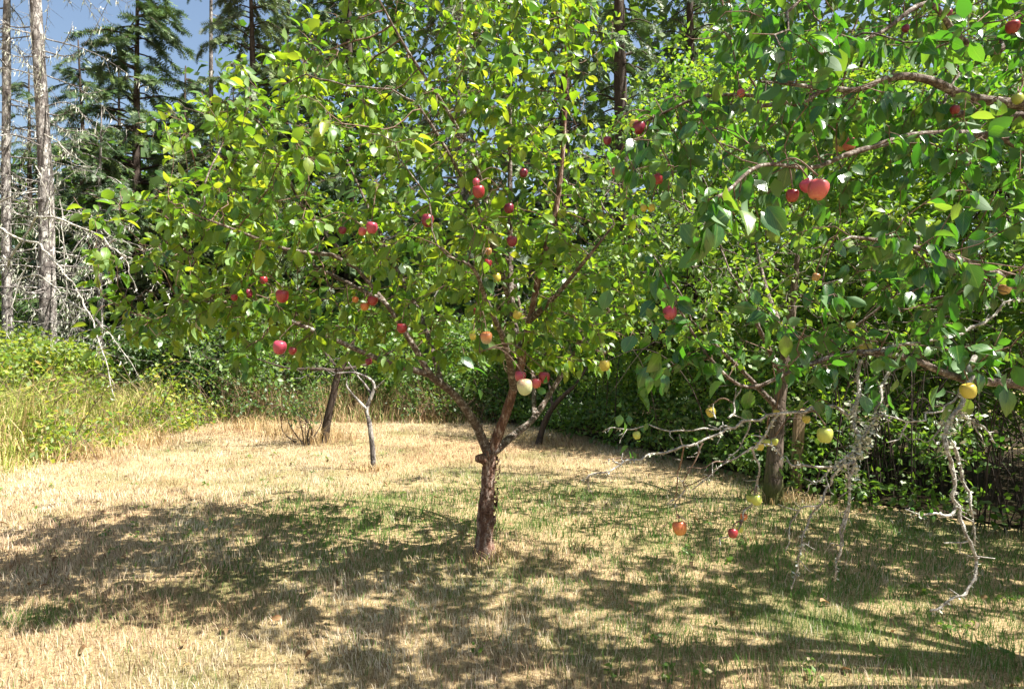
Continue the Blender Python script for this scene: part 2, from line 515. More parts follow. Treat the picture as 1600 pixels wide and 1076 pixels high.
# ------------------------------------------------------------------ leaf templates
def leaf_template(width=.62, fold=.18, curl=.25, wave=.0, rows=3):
    """Oval pointed leaf of length 1 along +Y, face towards +Z. Returns v, quads, tris, uvq, uvt."""
    ys = np.linspace(0, 1, rows + 2)[1:-1]
    v = [(0, 0, 0)]
    uv = [(0, 0)]
    for k, y in enumerate(ys):
        w = width * .5 * (math.sin(math.pi * y ** .82) ** .72)
        zc = -curl * y * y
        v += [(-w, y, zc + fold * w + wave * math.sin(k * 2.4)), (0, y, zc), (w, y, zc + fold * w - wave * math.sin(k * 2.1 + 1))]
        uv += [(-1, y), (0, y), (1, y)]
    v.append((0, 1, -curl)); uv.append((0, 1))
    q, t = [], []
    for r in range(len(ys) - 1):
        a, b = 1 + 3 * r, 1 + 3 * (r + 1)
        q += [(a, a + 1, b + 1, b), (a + 1, a + 2, b + 2, b + 1)]
    e = 1 + 3 * (len(ys) - 1)
    last = len(v) - 1
    t += [(0, 2, 1), (0, 3, 2), (e, e + 1, last), (e + 1, e + 2, last)]
    v, uv = np.array(v, float), np.array(uv, float)
    q, t = np.array(q), np.array(t)
    return v, q, t, uv[q.ravel()], uv[t.ravel()]


def tiny_template(width=.6, fold=.15, curl=.15):
    v = np.array([(0, 0, 0), (-width / 2, .45, fold * .3), (0, .5, 0), (width / 2, .45, fold * .3), (0, 1, -curl)], float)
    t = np.array([(0, 2, 1), (0, 3, 2), (1, 2, 4), (2, 3, 4)])
    return v, np.zeros((0, 4), int), t, np.zeros((0, 2)), np.zeros((12, 2))


def spray_template(n=6):
    """A flat conifer twig: stalk with needles standing off both sides, length 1 along +Y."""
    v, t = [], []
    for k in range(n):
        y = .05 + .9 * k / n
        ln = .30 * (1 - .65 * (k / n)) + .05
        for s in (-1, 1):
            b = len(v)
            v += [(0, y - .035, 0), (0, y + .085, 0), (s * ln, y + .17, .05 * ((k % 3) - 1))]
            t.append((b, b + 1, b + 2) if s < 0 else (b, b + 2, b + 1))
    b = len(v)
    v += [(-.02, .88, 0), (.02, .88, 0), (0, 1.08, 0), (-.02, 0, 0), (.02, 0, 0)]
    t += [(b, b + 1, b + 2), (b + 3, b + 4, b + 2)]
    t = np.array(t)
    return np.array(v, float), np.zeros((0, 4), int), t, np.zeros((0, 2)), np.zeros((len(t) * 3, 2))


LEAVES = [leaf_template(.62, .25, .22, .015), leaf_template(.54, .5, .3, .03), leaf_template(.68, .12, .12, .035),
          leaf_template(.56, .35, .55, .02), leaf_template(.5, .85, .18, .01), leaf_template(.6, -.2, .35, .03)]
TINY = [tiny_template(), tiny_template(.5, .5, .3), tiny_template(.75, .1, .05)]
SPRAY = [spray_template()]


def frames(axis, normal):
    a = unit(axis)
    n = normal - a * np.sum(normal * a, -1, keepdims=True)
    n = unit(n)
    x = np.cross(a, n)
    return np.stack([x, a, n], -1)          # columns: across, along, face


def scatter(mb, pos, rot, size, tint, templates):
    """Put one template leaf at every position."""
    if len(pos) == 0:
        return
    kind = R.integers(0, len(templates), len(pos))
    for k, (v, q, t, uq, ut) in enumerate(templates):
        i = np.where(kind == k)[0]
        if not len(i):
            continue
        w = np.einsum('nij,vj->nvi', rot[i], v) * np.asarray(size)[i, None, None] + pos[i, None, :]
        off = (np.arange(len(i)) * len(v))[:, None, None]
        mb.add(w.reshape(-1, 3), (q[None] + off).reshape(-1, 4) if len(q) else None, (t[None] + off).reshape(-1, 3) if len(t) else None,
               tint=np.repeat(tint[i], len(v)), uvq=np.tile(uq, (len(i), 1)), uvt=np.tile(ut, (len(i), 1)))


# ------------------------------------------------------------------ growing branches
def colonize(nodes, par, attr, step, infl, kill, iters=120, up=.0, jitter=.12):
    """Grows a skeleton from laid nodes through a cloud of attraction points."""
    P = [np.array(p, float) for p in nodes]
    par = list(par)
    attr = np.asarray(attr, float)
    Pn = np.array(P)
    d = np.linalg.norm(attr[:, None] - Pn[None], axis=2)
    near, dist = d.argmin(1), d.min(1)
    alive = dist > kill
    last = {}
    for _ in range(iters):
        act = alive & (dist < infl)
        if not act.any():
            break
        ids, inv = np.unique(near[act], return_inverse=True)
        vec = unit(attr[act] - np.array([P[i] for i in near[act]]))
        acc = np.zeros((len(ids), 3))
        np.add.at(acc, inv, vec)
        acc = unit(unit(acc) + R.normal(0, jitter, acc.shape) + np.array([0, 0, up]))
        new = []
        for i, dv in zip(ids, acc):
            lv = last.get(i)
            if lv is not None and any(np.dot(dv, q) > .97 for q in lv) or (lv is not None and len(lv) > 3):
                near_mask = act & (near == i)
                alive[near_mask & (R.random(len(alive)) < .3)] = False
                continue
            last.setdefault(i, []).append(dv)
            new.append((P[i] + dv * step, i))
        if not new:
            continue
        b = len(P)
        for p, i in new:
            P.append(p); par.append(int(i))
        nn = np.array([p for p, _ in new])
        dd = np.linalg.norm(attr[:, None] - nn[None], axis=2)
        m, am = dd.min(1), dd.argmin(1)
        better = m < dist
        near = np.where(better, b + am, near)
        dist = np.where(better, m, dist)
        alive &= dist > kill
    return np.array(P), np.array(par)


def radii(P, par, tip, e=2.3, laid=None):
    n = len(P)
    r = np.zeros(n)
    acc = np.zeros(n)
    for i in range(n - 1, -1, -1):
        r[i] = max(acc[i] ** (1 / e) if acc[i] > 0 else 0, tip)
        if par[i] >= 0:
            acc[par[i]] += r[i] ** e
    if laid is not None:
        for i, v in enumerate(laid):
            if v is not None:
                r[i] = v
    for i in range(n):
        if par[i] >= 0:
            r[i] = min(r[i], r[par[i]] * .97)
    return r


def chains(P, par, r):
    kids = [[] for _ in range(len(P))]
    for i, p in enumerate(par):
        if p >= 0:
            kids[p].append(i)
    out = []
    stack = [(i, None) for i in range(len(P)) if par[i] < 0]
    while stack:
        i, fr = stack.pop()
        ch = [fr] if fr is not None else []
        while True:
            ch.append(i)
            if not kids[i]:
                break
            ks = sorted(kids[i], key=lambda c: -r[c])
            for c in ks[1:]:
                stack.append((c, i))
            i = ks[0]
        out.append(ch)
    return out


def skeleton(limbs):
    """Limbs: lists of (point, radius); each after the first starts on the nearest laid node. Returns nodes, parents, radii."""
    P, par, rr = [], [], []
    for k, limb in enumerate(limbs):
        pts = smooth_path([list(p) + [r] for p, r in limb], 4)
        if k == 0:
            prev = -1
        else:
            prev = int(np.argmin([np.linalg.norm(np.array(q) - pts[0][:3]) for q in P]))
            pts = pts[1:]
        for q in pts:
            P.append(q[:3]); par.append(prev); rr.append(q[3])
            prev = len(P) - 1
    return P, par, rr


def build_wood(root, P, par, r, trunk_mat, limb_mat, twig_mat, thick=.011, max_parts=40, bump=.12, trunk_sides=14, names=('trunk', 'branch', 'twigs')):
    chs = chains(P, par, r)
    first = True
    twigs = MB()
    big = sorted([c for c in chs[1:] if r[c[1] if len(c) > 1 else c[0]] > thick], key=lambda c: -r[c[1]])[:max_parts]
    bigset = {id(c) for c in big}
    for c in chs:
        pts = P[c]
        rad = r[c].copy()
        if not first:
            rad[0] = min(rad[0], rad[1] * 1.15)
        if first:
            mb = MB(); tube(mb, pts, rad, trunk_sides, bump, 16, seed=2)
            mb.build(names[0], trunk_mat, root); first = False
        elif id(c) in bigset:
            mb = MB(); tube(mb, pts, rad, 9, bump * .8, 22, seed=3)
            mb.build(names[1], limb_mat, root)
        else:
            tube(twigs, pts, rad, 5 if rad.max() > .006 else 3, 0)
    return twigs


# leaves shown largest become objects of their own
def leaf_things(root, pos, rot, size, mats_single, stuff_mat, templates, n=300, part='leaf', mass='foliage', cell=11.0):
    rel = pos + rot[:, :, 1] * size[:, None] * .5
    d = rel[:, 1]
    px = CX + rel[:, 0] / d * F
    py = CY - (rel[:, 2] - EYE) / d * F
    facing = np.abs(np.sum(rot[:, :, 2] * unit(rel - np.array([0, 0, EYE])), -1))
    ok = (d > .5) & (px > 5) & (px < 1595) & (py > 5) & (py < 1070)
    cellid = (np.floor(px / cell) * 10000 + np.floor(py / cell)).astype(np.int64)
    order = np.argsort(d)
    seen, front = set(), np.zeros(len(pos), bool)
    for i in order:
        if ok[i] and cellid[i] not in seen:
            front[i] = True
            cx, cy = cellid[i] // 10000, cellid[i] % 10000
            k = max(0, int(.25 * size[i] / d[i] * F / cell))
            for a in range(-k, k + 1):
                for b in range(-k, k + 1):
                    seen.add((cx + a) * 10000 + cy + b)
    score = np.where(front, size / d * (.25 + facing), -1)
    top = np.argsort(-score)[:n]
    top = top[score[top] > 0]
    meshes = []
    for v, q, t, uq, ut in templates:
        b = MB(); b.add(v, q, t, uvq=uq, uvt=ut)
        meshes.append(b.mesh('leaf', mats_single))
    o = np.array(root.location)
    for i in top:
        ob = bpy.data.objects.new(part, meshes[R.integers(0, len(meshes))])
        mat = np.eye(4)
        mat[:3, :3] = rot[i] * size[i]
        mat[:3, 3] = pos[i] - o
        ob.matrix_local = Matrix(mat.tolist())
        ob.parent = root
        ob.matrix_parent_inverse = Matrix.Identity(4)
        COL.objects.link(ob)
    rest = np.ones(len(pos), bool); rest[top] = False
    mb = MB()
    scatter(mb, pos[rest], rot[rest], size[rest], np.clip(R.beta(2.2, 2.4, rest.sum()), 0, 1), templates)
    mb.build(mass, stuff_mat, root, kind='stuff')


def leaves_on(P, par, r, rmax, per, size, spread=.05, up=.8, droop=.25, petiole=MB()):
    """Leaf positions and frames on the thin nodes of a skeleton."""
    thin = np.where((r < rmax) & (par >= 0))[0]
    cnt = R.poisson(per * 1.9, len(thin)) * (R.random(len(thin)) < .53)
    idx = np.repeat(thin, cnt)
    n = len(idx)
    bd = unit(P[idx] - P[par[idx]])
    t = R.uniform(.55, 1, (n, 1))
    base = P[par[idx]] * (1 - t) + P[idx] * t
    rnd = unit(R.normal(0, 1, (n, 3)))
    ax = unit(bd * .55 + rnd * .95 + np.array([0, 0, -droop]))
    pos = base + ax * (spread * R.uniform(.3, 1.0, (n, 1)))
    nrm = unit(np.array([0, 0, up]) + R.normal(0, .55, (n, 3)) + .3 * rnd)
    ax2 = unit(ax + np.array([0, 0, -droop]) + R.normal(0, .25, (n, 3)))
    rot = frames(ax2, nrm)
    sz = size * np.clip(R.normal(1, .24, n), .45, 1.55)
    return pos, rot, sz, base


def ellipsoid_pts(n, c, rad, shell=.0):
    v = unit(R.normal(0, 1, (n, 3)))
    s = R.random((n, 1)) ** (1 / 3)
    s = shell + (1 - shell) * s
    return np.asarray(c) + v * s * np.asarray(rad)


def sight_clear(pos, apples, keep=.3):
    """Leaves do not crowd in front of the fruit: the crown is thinner there."""
    eye = np.array([0, 0, EYE])
    good = np.ones(len(pos), bool)
    for c, rad in apples:
        dv = c - eye
        L = np.linalg.norm(dv)
        dv = dv / L
        rel = pos - eye
        along = rel @ dv
        off = np.linalg.norm(rel - along[:, None] * dv, axis=1)
        hit = (along > 0) & (along < L + rad) & (off < (rad * 1.15) * along / L + .018)
        good &= ~(hit & (R.random(len(pos)) > keep))
    return good


# ------------------------------------------------------------------ ground
def make_ground():
    xs = np.concatenate([[-300, -120, -50, -25], np.linspace(-14, 14, 141), [25, 50, 120, 300]])
    ys = np.concatenate([[-200, -60, -20], np.linspace(-6, 20, 131), [30, 60, 150, 500]])
    X, Y = np.meshgrid(xs, ys)
    Z = ground_z(X.ravel(), Y.ravel())
    v = np.stack([X.ravel(), Y.ravel(), Z], 1)
    nx, ny = len(xs), len(ys)
    i = np.arange(ny - 1)[:, None] * nx + np.arange(nx - 1)[None]
    q = np.stack([i, i + 1, i + nx + 1, i + nx], -1).reshape(-1, 4)
    mb = MB(); mb.add(v, q)
    o = mb.build('ground', M['soil'])
    o['kind'] = 'structure'
    o['label'] = 'dry turf ground under the orchard grass'
    return o


make_ground()

HEDGE = np.array([(-.6, 12.4), (.35, 11.5), (1.7, 8.7), (2.85, 6.2), (4.0, 4.9), (5.6, 3.7), (8.5, 2.0)])


def hedge_x(y):
    """x of the hedge foot at depth y."""
    return np.interp(y, HEDGE[::-1, 1], HEDGE[::-1, 0])


def make_forest_floor():
    m, nt, out = new_mat('leaf_litter')
    L = nt.links.new
    tc = N(nt, 'ShaderNodeTexCoord')
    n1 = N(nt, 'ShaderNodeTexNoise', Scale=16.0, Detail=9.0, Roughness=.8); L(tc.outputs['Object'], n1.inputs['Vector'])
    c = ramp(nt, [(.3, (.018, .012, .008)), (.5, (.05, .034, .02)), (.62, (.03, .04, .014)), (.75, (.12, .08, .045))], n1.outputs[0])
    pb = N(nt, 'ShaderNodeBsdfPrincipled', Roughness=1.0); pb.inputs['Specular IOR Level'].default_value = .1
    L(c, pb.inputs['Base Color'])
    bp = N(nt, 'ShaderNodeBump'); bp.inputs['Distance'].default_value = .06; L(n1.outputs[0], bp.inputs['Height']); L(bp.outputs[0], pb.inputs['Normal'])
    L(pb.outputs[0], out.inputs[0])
    # a strip that follows the foot of the hedge and the far edge, running back under the trees
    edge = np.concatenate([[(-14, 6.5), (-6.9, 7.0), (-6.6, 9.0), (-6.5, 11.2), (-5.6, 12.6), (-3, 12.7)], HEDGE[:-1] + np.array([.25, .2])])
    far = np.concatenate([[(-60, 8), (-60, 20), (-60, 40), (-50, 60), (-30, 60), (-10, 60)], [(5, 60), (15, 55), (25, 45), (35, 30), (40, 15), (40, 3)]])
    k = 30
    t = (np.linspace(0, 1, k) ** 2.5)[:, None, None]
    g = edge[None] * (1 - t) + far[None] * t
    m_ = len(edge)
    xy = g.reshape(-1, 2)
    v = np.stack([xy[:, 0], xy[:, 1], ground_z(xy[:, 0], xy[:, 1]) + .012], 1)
    i = np.arange(k - 1)[:, None] * m_ + np.arange(m_ - 1)[None]
    q = np.stack([i, i + 1, i + m_ + 1, i + m_], -1).reshape(-1, 4)
    mb = MB(); mb.add(v, q)
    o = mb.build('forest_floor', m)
    o['kind'] = 'structure'
    o['label'] = 'dark leaf littered ground under the trees and hedge'


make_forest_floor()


def blades(mb, x, y, h, w, lean, colour, tipcolour=None, bend=.5, z0=None, simple=False, comb=0.0):
    n = len(x)
    z = ground_z(x, y) if z0 is None else z0
    a = R.uniform(0, 2 * math.pi, n)
    la = R.uniform(0, 2 * math.pi, n)
    if comb:
        la = np.where(R.random(n) < comb, n2(x, y, 1.7, 99) * 12 + R.normal(0, .5, n), la)
    ld = np.stack([np.cos(la), np.sin(la), np.zeros(n)], 1) * (lean * h)[:, None]
    side = np.stack([np.cos(a), np.sin(a), np.zeros(n)], 1) * (w * .5)[:, None]
    b = np.stack([x, y, z - .005], 1)
    up = np.stack([np.zeros(n), np.zeros(n), h], 1)
    if simple:
        tip = b + up + ld
        v = np.stack([b - side, b + side, tip], 1).reshape(-1, 3)
        c = np.repeat(colour, 3, 0)
        mb.add(v, None, np.arange(3 * n).reshape(-1, 3), col=np.concatenate([c, np.ones((len(c), 1))], 1))
        return
    mid = b + up * .55 + ld * (.5 - .3 * bend)
    tip = b + up * np.sqrt(np.clip(1 - .5 * lean ** 2, .15, 1))[:, None] + ld
    v = np.stack([b - side, b + side, mid - side * .8, mid + side * .8, tip], 1).reshape(-1, 3)
    k = np.arange(n)[:, None] * 5
    q = k + np.array([0, 1, 3, 2])
    t = k + np.array([2, 3, 4])
    tc = colour if tipcolour is None else tipcolour
    c = np.stack([colour, colour, .5 * (colour + tc), .5 * (colour + tc), tc], 1).reshape(-1, 3)
    c = np.concatenate([c, np.ones((len(c), 1))], 1)
    mb.add(v, q, t, col=c)


def make_lawn():
    mb = MB()
    bands = [(1.6, 4.0, 5400, .0036, 1.0), (4.0, 6.5, 2900, .0055, 1.05), (6.5, 9.5, 2100, .0068, 1.05), (9.5, 13.0, 1300, .009, 1.1)]
    for y0, y1, dens, w, hs in bands:
        xw0, xw1 = .86 * y0 + .5, .86 * y1 + .5
        area = (y1 - y0) * (xw0 + xw1)
        n = int(dens * area)
        y = np.sqrt(R.random(n) * (y1 ** 2 - y0 ** 2) + y0 ** 2)
        x = R.uniform(-1, 1, n) * (.86 * y + .5)
        keep = (x > -6.2 + .4 * n2(x, y, 1.2, 9)) & (x < hedge_x(y) + .15)
        # thin patches
        cl = n2(x, y, 6.5, 21) * .6 + n2(x, y, 15, 22) * .4
        keep &= R.random(n) < np.clip(.25 + 1.25 * cl, .2, 1)
        x, y = x[keep], y[keep]
        n = len(x)
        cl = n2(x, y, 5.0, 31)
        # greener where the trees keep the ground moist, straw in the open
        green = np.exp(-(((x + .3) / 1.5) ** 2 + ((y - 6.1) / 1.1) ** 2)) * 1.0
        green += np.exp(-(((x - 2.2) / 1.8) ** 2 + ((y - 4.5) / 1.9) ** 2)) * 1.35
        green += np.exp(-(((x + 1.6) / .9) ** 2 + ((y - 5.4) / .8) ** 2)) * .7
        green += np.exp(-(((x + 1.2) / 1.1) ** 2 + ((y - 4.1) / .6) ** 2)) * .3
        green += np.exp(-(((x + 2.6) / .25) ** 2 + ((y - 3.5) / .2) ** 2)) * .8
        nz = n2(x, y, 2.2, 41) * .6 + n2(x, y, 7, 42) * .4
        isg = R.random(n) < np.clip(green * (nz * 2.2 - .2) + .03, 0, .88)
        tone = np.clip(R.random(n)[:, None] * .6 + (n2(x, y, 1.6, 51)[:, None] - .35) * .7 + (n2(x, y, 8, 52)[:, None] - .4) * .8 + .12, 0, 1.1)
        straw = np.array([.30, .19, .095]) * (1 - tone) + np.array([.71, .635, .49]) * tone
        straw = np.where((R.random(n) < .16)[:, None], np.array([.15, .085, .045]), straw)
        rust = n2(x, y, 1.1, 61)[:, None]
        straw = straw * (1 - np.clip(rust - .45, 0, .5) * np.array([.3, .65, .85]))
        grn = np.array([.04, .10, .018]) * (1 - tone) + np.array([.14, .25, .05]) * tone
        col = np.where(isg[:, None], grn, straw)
        h = (.022 + .062 * R.random(n) * np.clip(cl * 1.6 - .15, .12, 1.3)) * hs
        h = np.where(isg, h * 1.15, h)
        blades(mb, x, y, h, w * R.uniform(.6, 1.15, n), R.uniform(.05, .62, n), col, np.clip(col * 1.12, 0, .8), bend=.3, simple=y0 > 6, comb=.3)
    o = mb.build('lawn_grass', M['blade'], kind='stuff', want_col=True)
    o['label'] = 'short dry straw coloured lawn grass with green patches'
    o['category'] = 'grass'


make_lawn()


def make_meadow():
    """Tall unmown grass on the left edge and along the far edge of the lawn."""
    mb = MB()
    n = 26000
    x = R.uniform(-11, -5.3, n); y = R.uniform(6.6, 13.5, n)
    edge = -5.75 + .5 * (n2(x, y, .9, 71) - .5) + .25 * (n2(x, y, 3, 72) - .5)
    inn = np.clip((edge - x) / 1.2, 0, 1)
    k = (inn > 0) & (R.random(n) < .45 + .6 * n2(x, y, 1.8, 73))
    x, y, inn = x[k], y[k], inn[k]
    n = len(x)
    tone = R.random(n)[:, None]
    mixg = (R.random(n) < .50 + .5 * (n2(x, y, 1.2, 75) - .4))[:, None]
    dry = np.array([.38, .26, .11]) * (1 - tone) + np.array([.70, .56, .30]) * tone
    grn = np.array([.12, .18, .03]) * (1 - tone) + np.array([.36, .40, .08]) * tone
    col = np.where(mixg, grn, dry)
    h = (.10 + .95 * inn ** 1.3) * R.uniform(.3, 1.15, n) * (.35 + 1.25 * n2(x, y, 1.5, 74))
    blades(mb, x, y, h, R.uniform(.006, .014, n), R.uniform(.15, 1.25, n), col, bend=.9, comb=.5)
    # far edge
    n = 15000
    x = R.uniform(-6, .6, n); y = R.uniform(11.6, 13.8, n)
    edge = 12.15 + .35 * (n2(x, y, .8, 81) - .5)
    inn = np.clip((y - edge) / .8, 0, 1)
    k = (inn > 0) & (R.random(n) < 1.6 * (n2(x, y, 1.4, 83) - .22))
    x, y, inn = x[k], y[k], inn[k]
    n = len(x)
    tone = R.random(n)[:, None]
    mixg = (R.random(n) < .3)[:, None]
    dry = np.array([.20, .12, .06]) * (1 - tone) + np.array([.52, .39, .21]) * tone
    grn = np.array([.05, .10, .025]) * (1 - tone) + np.array([.2, .26, .06]) * tone
    h = (.10 + .75 * inn) * R.uniform(.4, 1.15, n) * (.5 + .8 * n2(x, y, 1.7, 84))
    blades(mb, x, y, h, R.uniform(.009, .02, n), R.uniform(.1, .8, n), np.where(mixg, grn, dry), bend=.8)
    # stray tufts at the edge of the lawn and round the trunks
    for (cx, cy, rr, cnt, hh) in [(-5.6, 8.3, .5, 260, .35), (-5.3, 9.4, .45, 220, .4), (-4.6, 11.3, .5, 200, .3), (-1.67, 7.55, .2, 160, .13), (-.17, 4.5, .16, 150, .11),
                                  (-2.9, 9.9, .5, 260, .35), (-3.7, 10.4, .5, 200, .4), (.4, 9.9, .4, 160, .2), (2.5, 6.05, .25, 160, .16)]:
        x = cx + R.normal(0, rr * .55, cnt); y = cy + R.normal(0, rr * .45, cnt)
        tone = R.random(cnt)[:, None]
        col = np.array([.30, .19, .09]) * (1 - tone) + np.array([.60, .46, .24]) * tone
        blades(mb, x, y, hh * R.uniform(.4, 1.1, cnt), R.uniform(.004, .012, cnt), R.uniform(.3, 1.0, cnt), col, bend=.9)
    o = mb.build('meadow_grass', M['blade'], kind='stuff', want_col=True)
    o['label'] = 'tall yellow green and straw grass along the lawn edge'
    o['category'] = 'grass'


make_meadow()


# ------------------------------------------------------------------ apples: where they hang
# px, py, width in pixels, depth, material, tree (a small centre tree, b near right-hand tree), label
AP = [
    (437, 543, 22, 3.30, 'pink', 'a', 'pink red apple, lowest fruit under the left side of the small apple tree'),
    (457, 548, 13, 3.45, 'red', 'a', 'small red apple half behind the lowest pink apple on the left'),
    (441, 463, 21, 3.30, 'red', 'a', 'round red apple hanging by itself above the lowest pink apple'),
    (412, 438, 13, 3.60, 'red', 'a', 'small red apple just up and left of the lone round red apple'),
    (388, 459, 14, 3.50, 'dark', 'a', 'magenta apple, left neighbour of the lone round red apple'),
    (366, 465, 11, 3.60, 'red', 'a', 'leftmost red apple of the small apple tree, tiny among leaves'),
    (581, 356, 19, 3.20, 'pink', 'a', 'shiny pink apple, right one of the pair halfway up the left crown'),
    (566, 362, 14, 3.25, 'coral', 'a', 'pale pink apple, left one of the pair halfway up the left crown'),
    (535, 360, 13, 3.50, 'dark', 'a', 'dark red apple in shade left of the pale pink pair'),
    (668, 345, 21, 3.20, 'dark', 'a', 'dull dark red apple alone on a level twig left of the crown middle'),
    (748, 300, 21, 3.00, 'red', 'a', 'glossy red apple with yellow base, lower of the pair near the crown middle'),
    (744, 285, 12, 3.08, 'pink', 'a', 'small pink apple directly on top of the glossy red one with yellow base'),
    (795, 326, 17, 3.40, 'dark', 'a', 'purple red apple with orange base under a bent twig in the crown middle'),
    (800, 377, 18, 3.30, 'dark', 'a', 'bright magenta apple half behind a leaf, below the purple red one'),
    (763, 393, 12, 3.70, 'brown', 'a', 'dull brownish apple in shade left of the bright magenta apple'),
    (818, 271, 14, 3.60, 'dark', 'a', 'small dark red apple highest in the crown of the small tree'),
    (762, 412, 14, 3.60, 'red', 'a', 'dull red apple just above the yellow one in the crown middle'),
    (776, 434, 15, 3.50, 'yellow', 'a', 'yellow apple hanging under the dull red one in the crown middle'),
    (745, 487, 12, 3.60, 'dark', 'a', 'small crimson apple above the large pale and orange apple'),
    (808, 492, 15, 3.60, 'yellow', 'a', 'yellow apple among leaves above the thick middle limb'),
    (628, 513, 17, 3.50, 'red', 'a', 'orange red apple above the upper end of the left limb'),
    (582, 470, 17, 3.60, 'red', 'a', 'red apple, right one of the cluster of three in the lower left crown'),
    (570, 479, 14, 3.60, 'orange', 'a', 'orange apple, middle one of the cluster of three in the lower left crown'),
    (555, 468, 11, 3.65, 'orange', 'a', 'small orange apple, left one of the cluster of three in the lower left crown'),
    (576, 565, 11, 3.80, 'dark', 'a', 'small dark red apple hanging over the fork of the thin pale tree'),
    (760, 528, 20, 3.00, 'dull', 'a', 'pale greyish apple with orange base, shade painted in, under big leaves above the fork'),
    (739, 526, 11, 3.10, 'yellow', 'a', 'small golden apple beside the pale greyish one above the fork'),
    (813, 588, 19, 3.20, 'pink', 'a', 'pink apple, upper left of the cluster in front of the thick middle limb'),
    (820, 605, 26, 3.05, 'pale', 'a', 'large whitish green apple, lowest of the cluster in front of the middle limb'),
    (838, 599, 16, 3.18, 'coral', 'a', 'pale coral apple between the whitish green and the red one'),
    (850, 590, 19, 3.20, 'red', 'a', 'bright red apple, right end of the cluster in front of the middle limb'),
    (945, 571, 18, 3.50, 'yellow', 'a', 'dull yellow apple hanging alone right of the apple cluster'),
    (1278, 297, 33, 1.98, 'coral', 'b', 'largest apple, coral pink with a bloom, in front of the near branches'),
    (1261, 291, 22, 2.08, 'pink', 'b', 'pink apple tucked behind the largest coral apple'),
    (1238, 306, 21, 2.12, 'red', 'b', 'red apple left of the largest coral apple, partly under a leaf'),
    (998, 200, 21, 2.60, 'dark', 'b', 'glossy crimson apple at the end of the long dark twig, upper middle'),
    (992, 196, 18, 2.70, 'yellow', 'b', 'yellow apple peeping out behind the glossy crimson one'),
    (949, 220, 14, 2.80, 'dark', 'b', 'small crimson apple with pale bloom left of the glossy crimson one'),
    (961, 268, 11, 3.00, 'pink', 'b', 'tiny pink apple among leaves below the small crimson one'),
    (1028, 280, 17, 2.50, 'red', 'b', 'upright oval red apple between twigs below the long dark twig'),
    (1006, 325, 12, 2.70, 'yellow', 'b', 'left one of two small yellow apples side by side in the middle'),
    (1018, 325, 13, 2.70, 'yellow', 'b', 'right one of two small yellow apples side by side in the middle'),
    (1047, 489, 23, 2.20, 'pink', 'b', 'rosy apple on the drooping leafy twig right of the small tree'),
    (1158, 146, 13, 2.50, 'coral', 'b', 'small coral apple beside the dark leaves on the upper twig'),
    (1313, 228, 19, 2.45, 'brown', 'b', 'brownish apple, left one of two on the stout pale branch'),
    (1327, 226, 21, 2.40, 'coral', 'b', 'rosy apple, right one of two on the stout pale branch'),
    (1345, 172, 15, 2.60, 'green', 'b', 'larger one of two yellow green apples over the stout branch'),
    (1358, 173, 13, 2.65, 'green', 'b', 'smaller one of two yellow green apples over the stout branch'),
    (1480, 22, 15, 2.60, 'dark', 'b', 'deep red apple nearest the top edge, over a yellow one'),
    (1479, 40, 15, 2.60, 'green', 'b', 'yellow green apple right under the deep red one at the top'),
    (1582, 43, 21, 2.40, 'red', 'b', 'large red apple in the upper right corner'),
    (1492, 172, 15, 2.60, 'red', 'b', 'red apple with yellow base below the short thick branch stub'),
    (1415, 45, 12, 2.80, 'dark', 'b', 'dull dark red apple in shade beside the uppermost branch'),
    (1590, 155, 17, 2.60, 'green', 'b', 'olive green apple at the right edge of the near leaves'),
    (1570, 452, 18, 2.30, 'brown', 'b', 'shrivelled brown apple near the right edge'),
    (1330, 508, 14, 2.50, 'green', 'b', 'green apple in shade above the yellow one in the lower leaves'),
    (1353, 545, 20, 2.35, 'yellow', 'b', 'yellow apple hanging in the lower leaves of the near tree'),
    (1275, 433, 13, 2.60, 'brown', 'b', 'small brown apple among deep green leaves of the near tree'),
    (995, 680, 13, 2.20, 'green', 'b', 'small green apple at the leafy end of the bare level twig'),
    (1111, 644, 16, 2.30, 'yellow', 'b', 'yellow apple hanging free above the long bare twig'),
    (1187, 697, 14, 2.35, 'yellow', 'b', 'left one of three yellow apples in front of the mossy trunk'),
    (1198, 691, 12, 2.42, 'green', 'b', 'middle one of three yellow apples in front of the mossy trunk'),
    (1210, 690, 12, 2.42, 'green', 'b', 'right one of three yellow apples in front of the mossy trunk'),
    (1213, 645, 11, 2.45, 'yellow', 'b', 'small yellow apple higher up against the mossy trunk'),
    (1260, 655, 13, 2.40, 'yellow', 'b', 'yellow apple in front of the wooden stake top'),
    (1289, 680, 25, 2.15, 'green', 'b', 'big yellow green apple hanging right of the stake'),
    (1513, 611, 25, 2.10, 'yellow', 'b', 'yellow apple with brown base above the right bundle of bare twigs'),
    (1172, 778, 12, 2.25, 'green', 'b', 'left and smaller one of two green apples at the mossy trunk foot'),
    (1182, 781, 18, 2.20, 'green', 'b', 'right and larger one of two green apples at the mossy trunk foot'),
    (1162, 807, 12, 2.25, 'orange', 'b', 'small orange green apple on the lowest twig'),
    (1145, 833, 16, 2.20, 'red', 'b', 'red apple at the very tip of the lowest twig'),
    (1156, 826, 12, 2.28, 'green', 'b', 'green apple touching the red one at the lowest twig tip'),
    (1062, 825, 23, 2.30, 'orange', 'b', 'orange apple hanging on a hair thin twig over the shaded grass'),
]
APPLES = [dict(c=at(px, py, d), r=w * d / F * .47, mat=m, tree=t, label=l) for px, py, w, d, m, t, l in AP]
AP_A = [(a['c'], a['r']) for a in APPLES if a['tree'] == 'a']
AP_B = [(a['c'], a['r']) for a in APPLES if a['tree'] == 'b']
AP_ALL = AP_A + AP_B


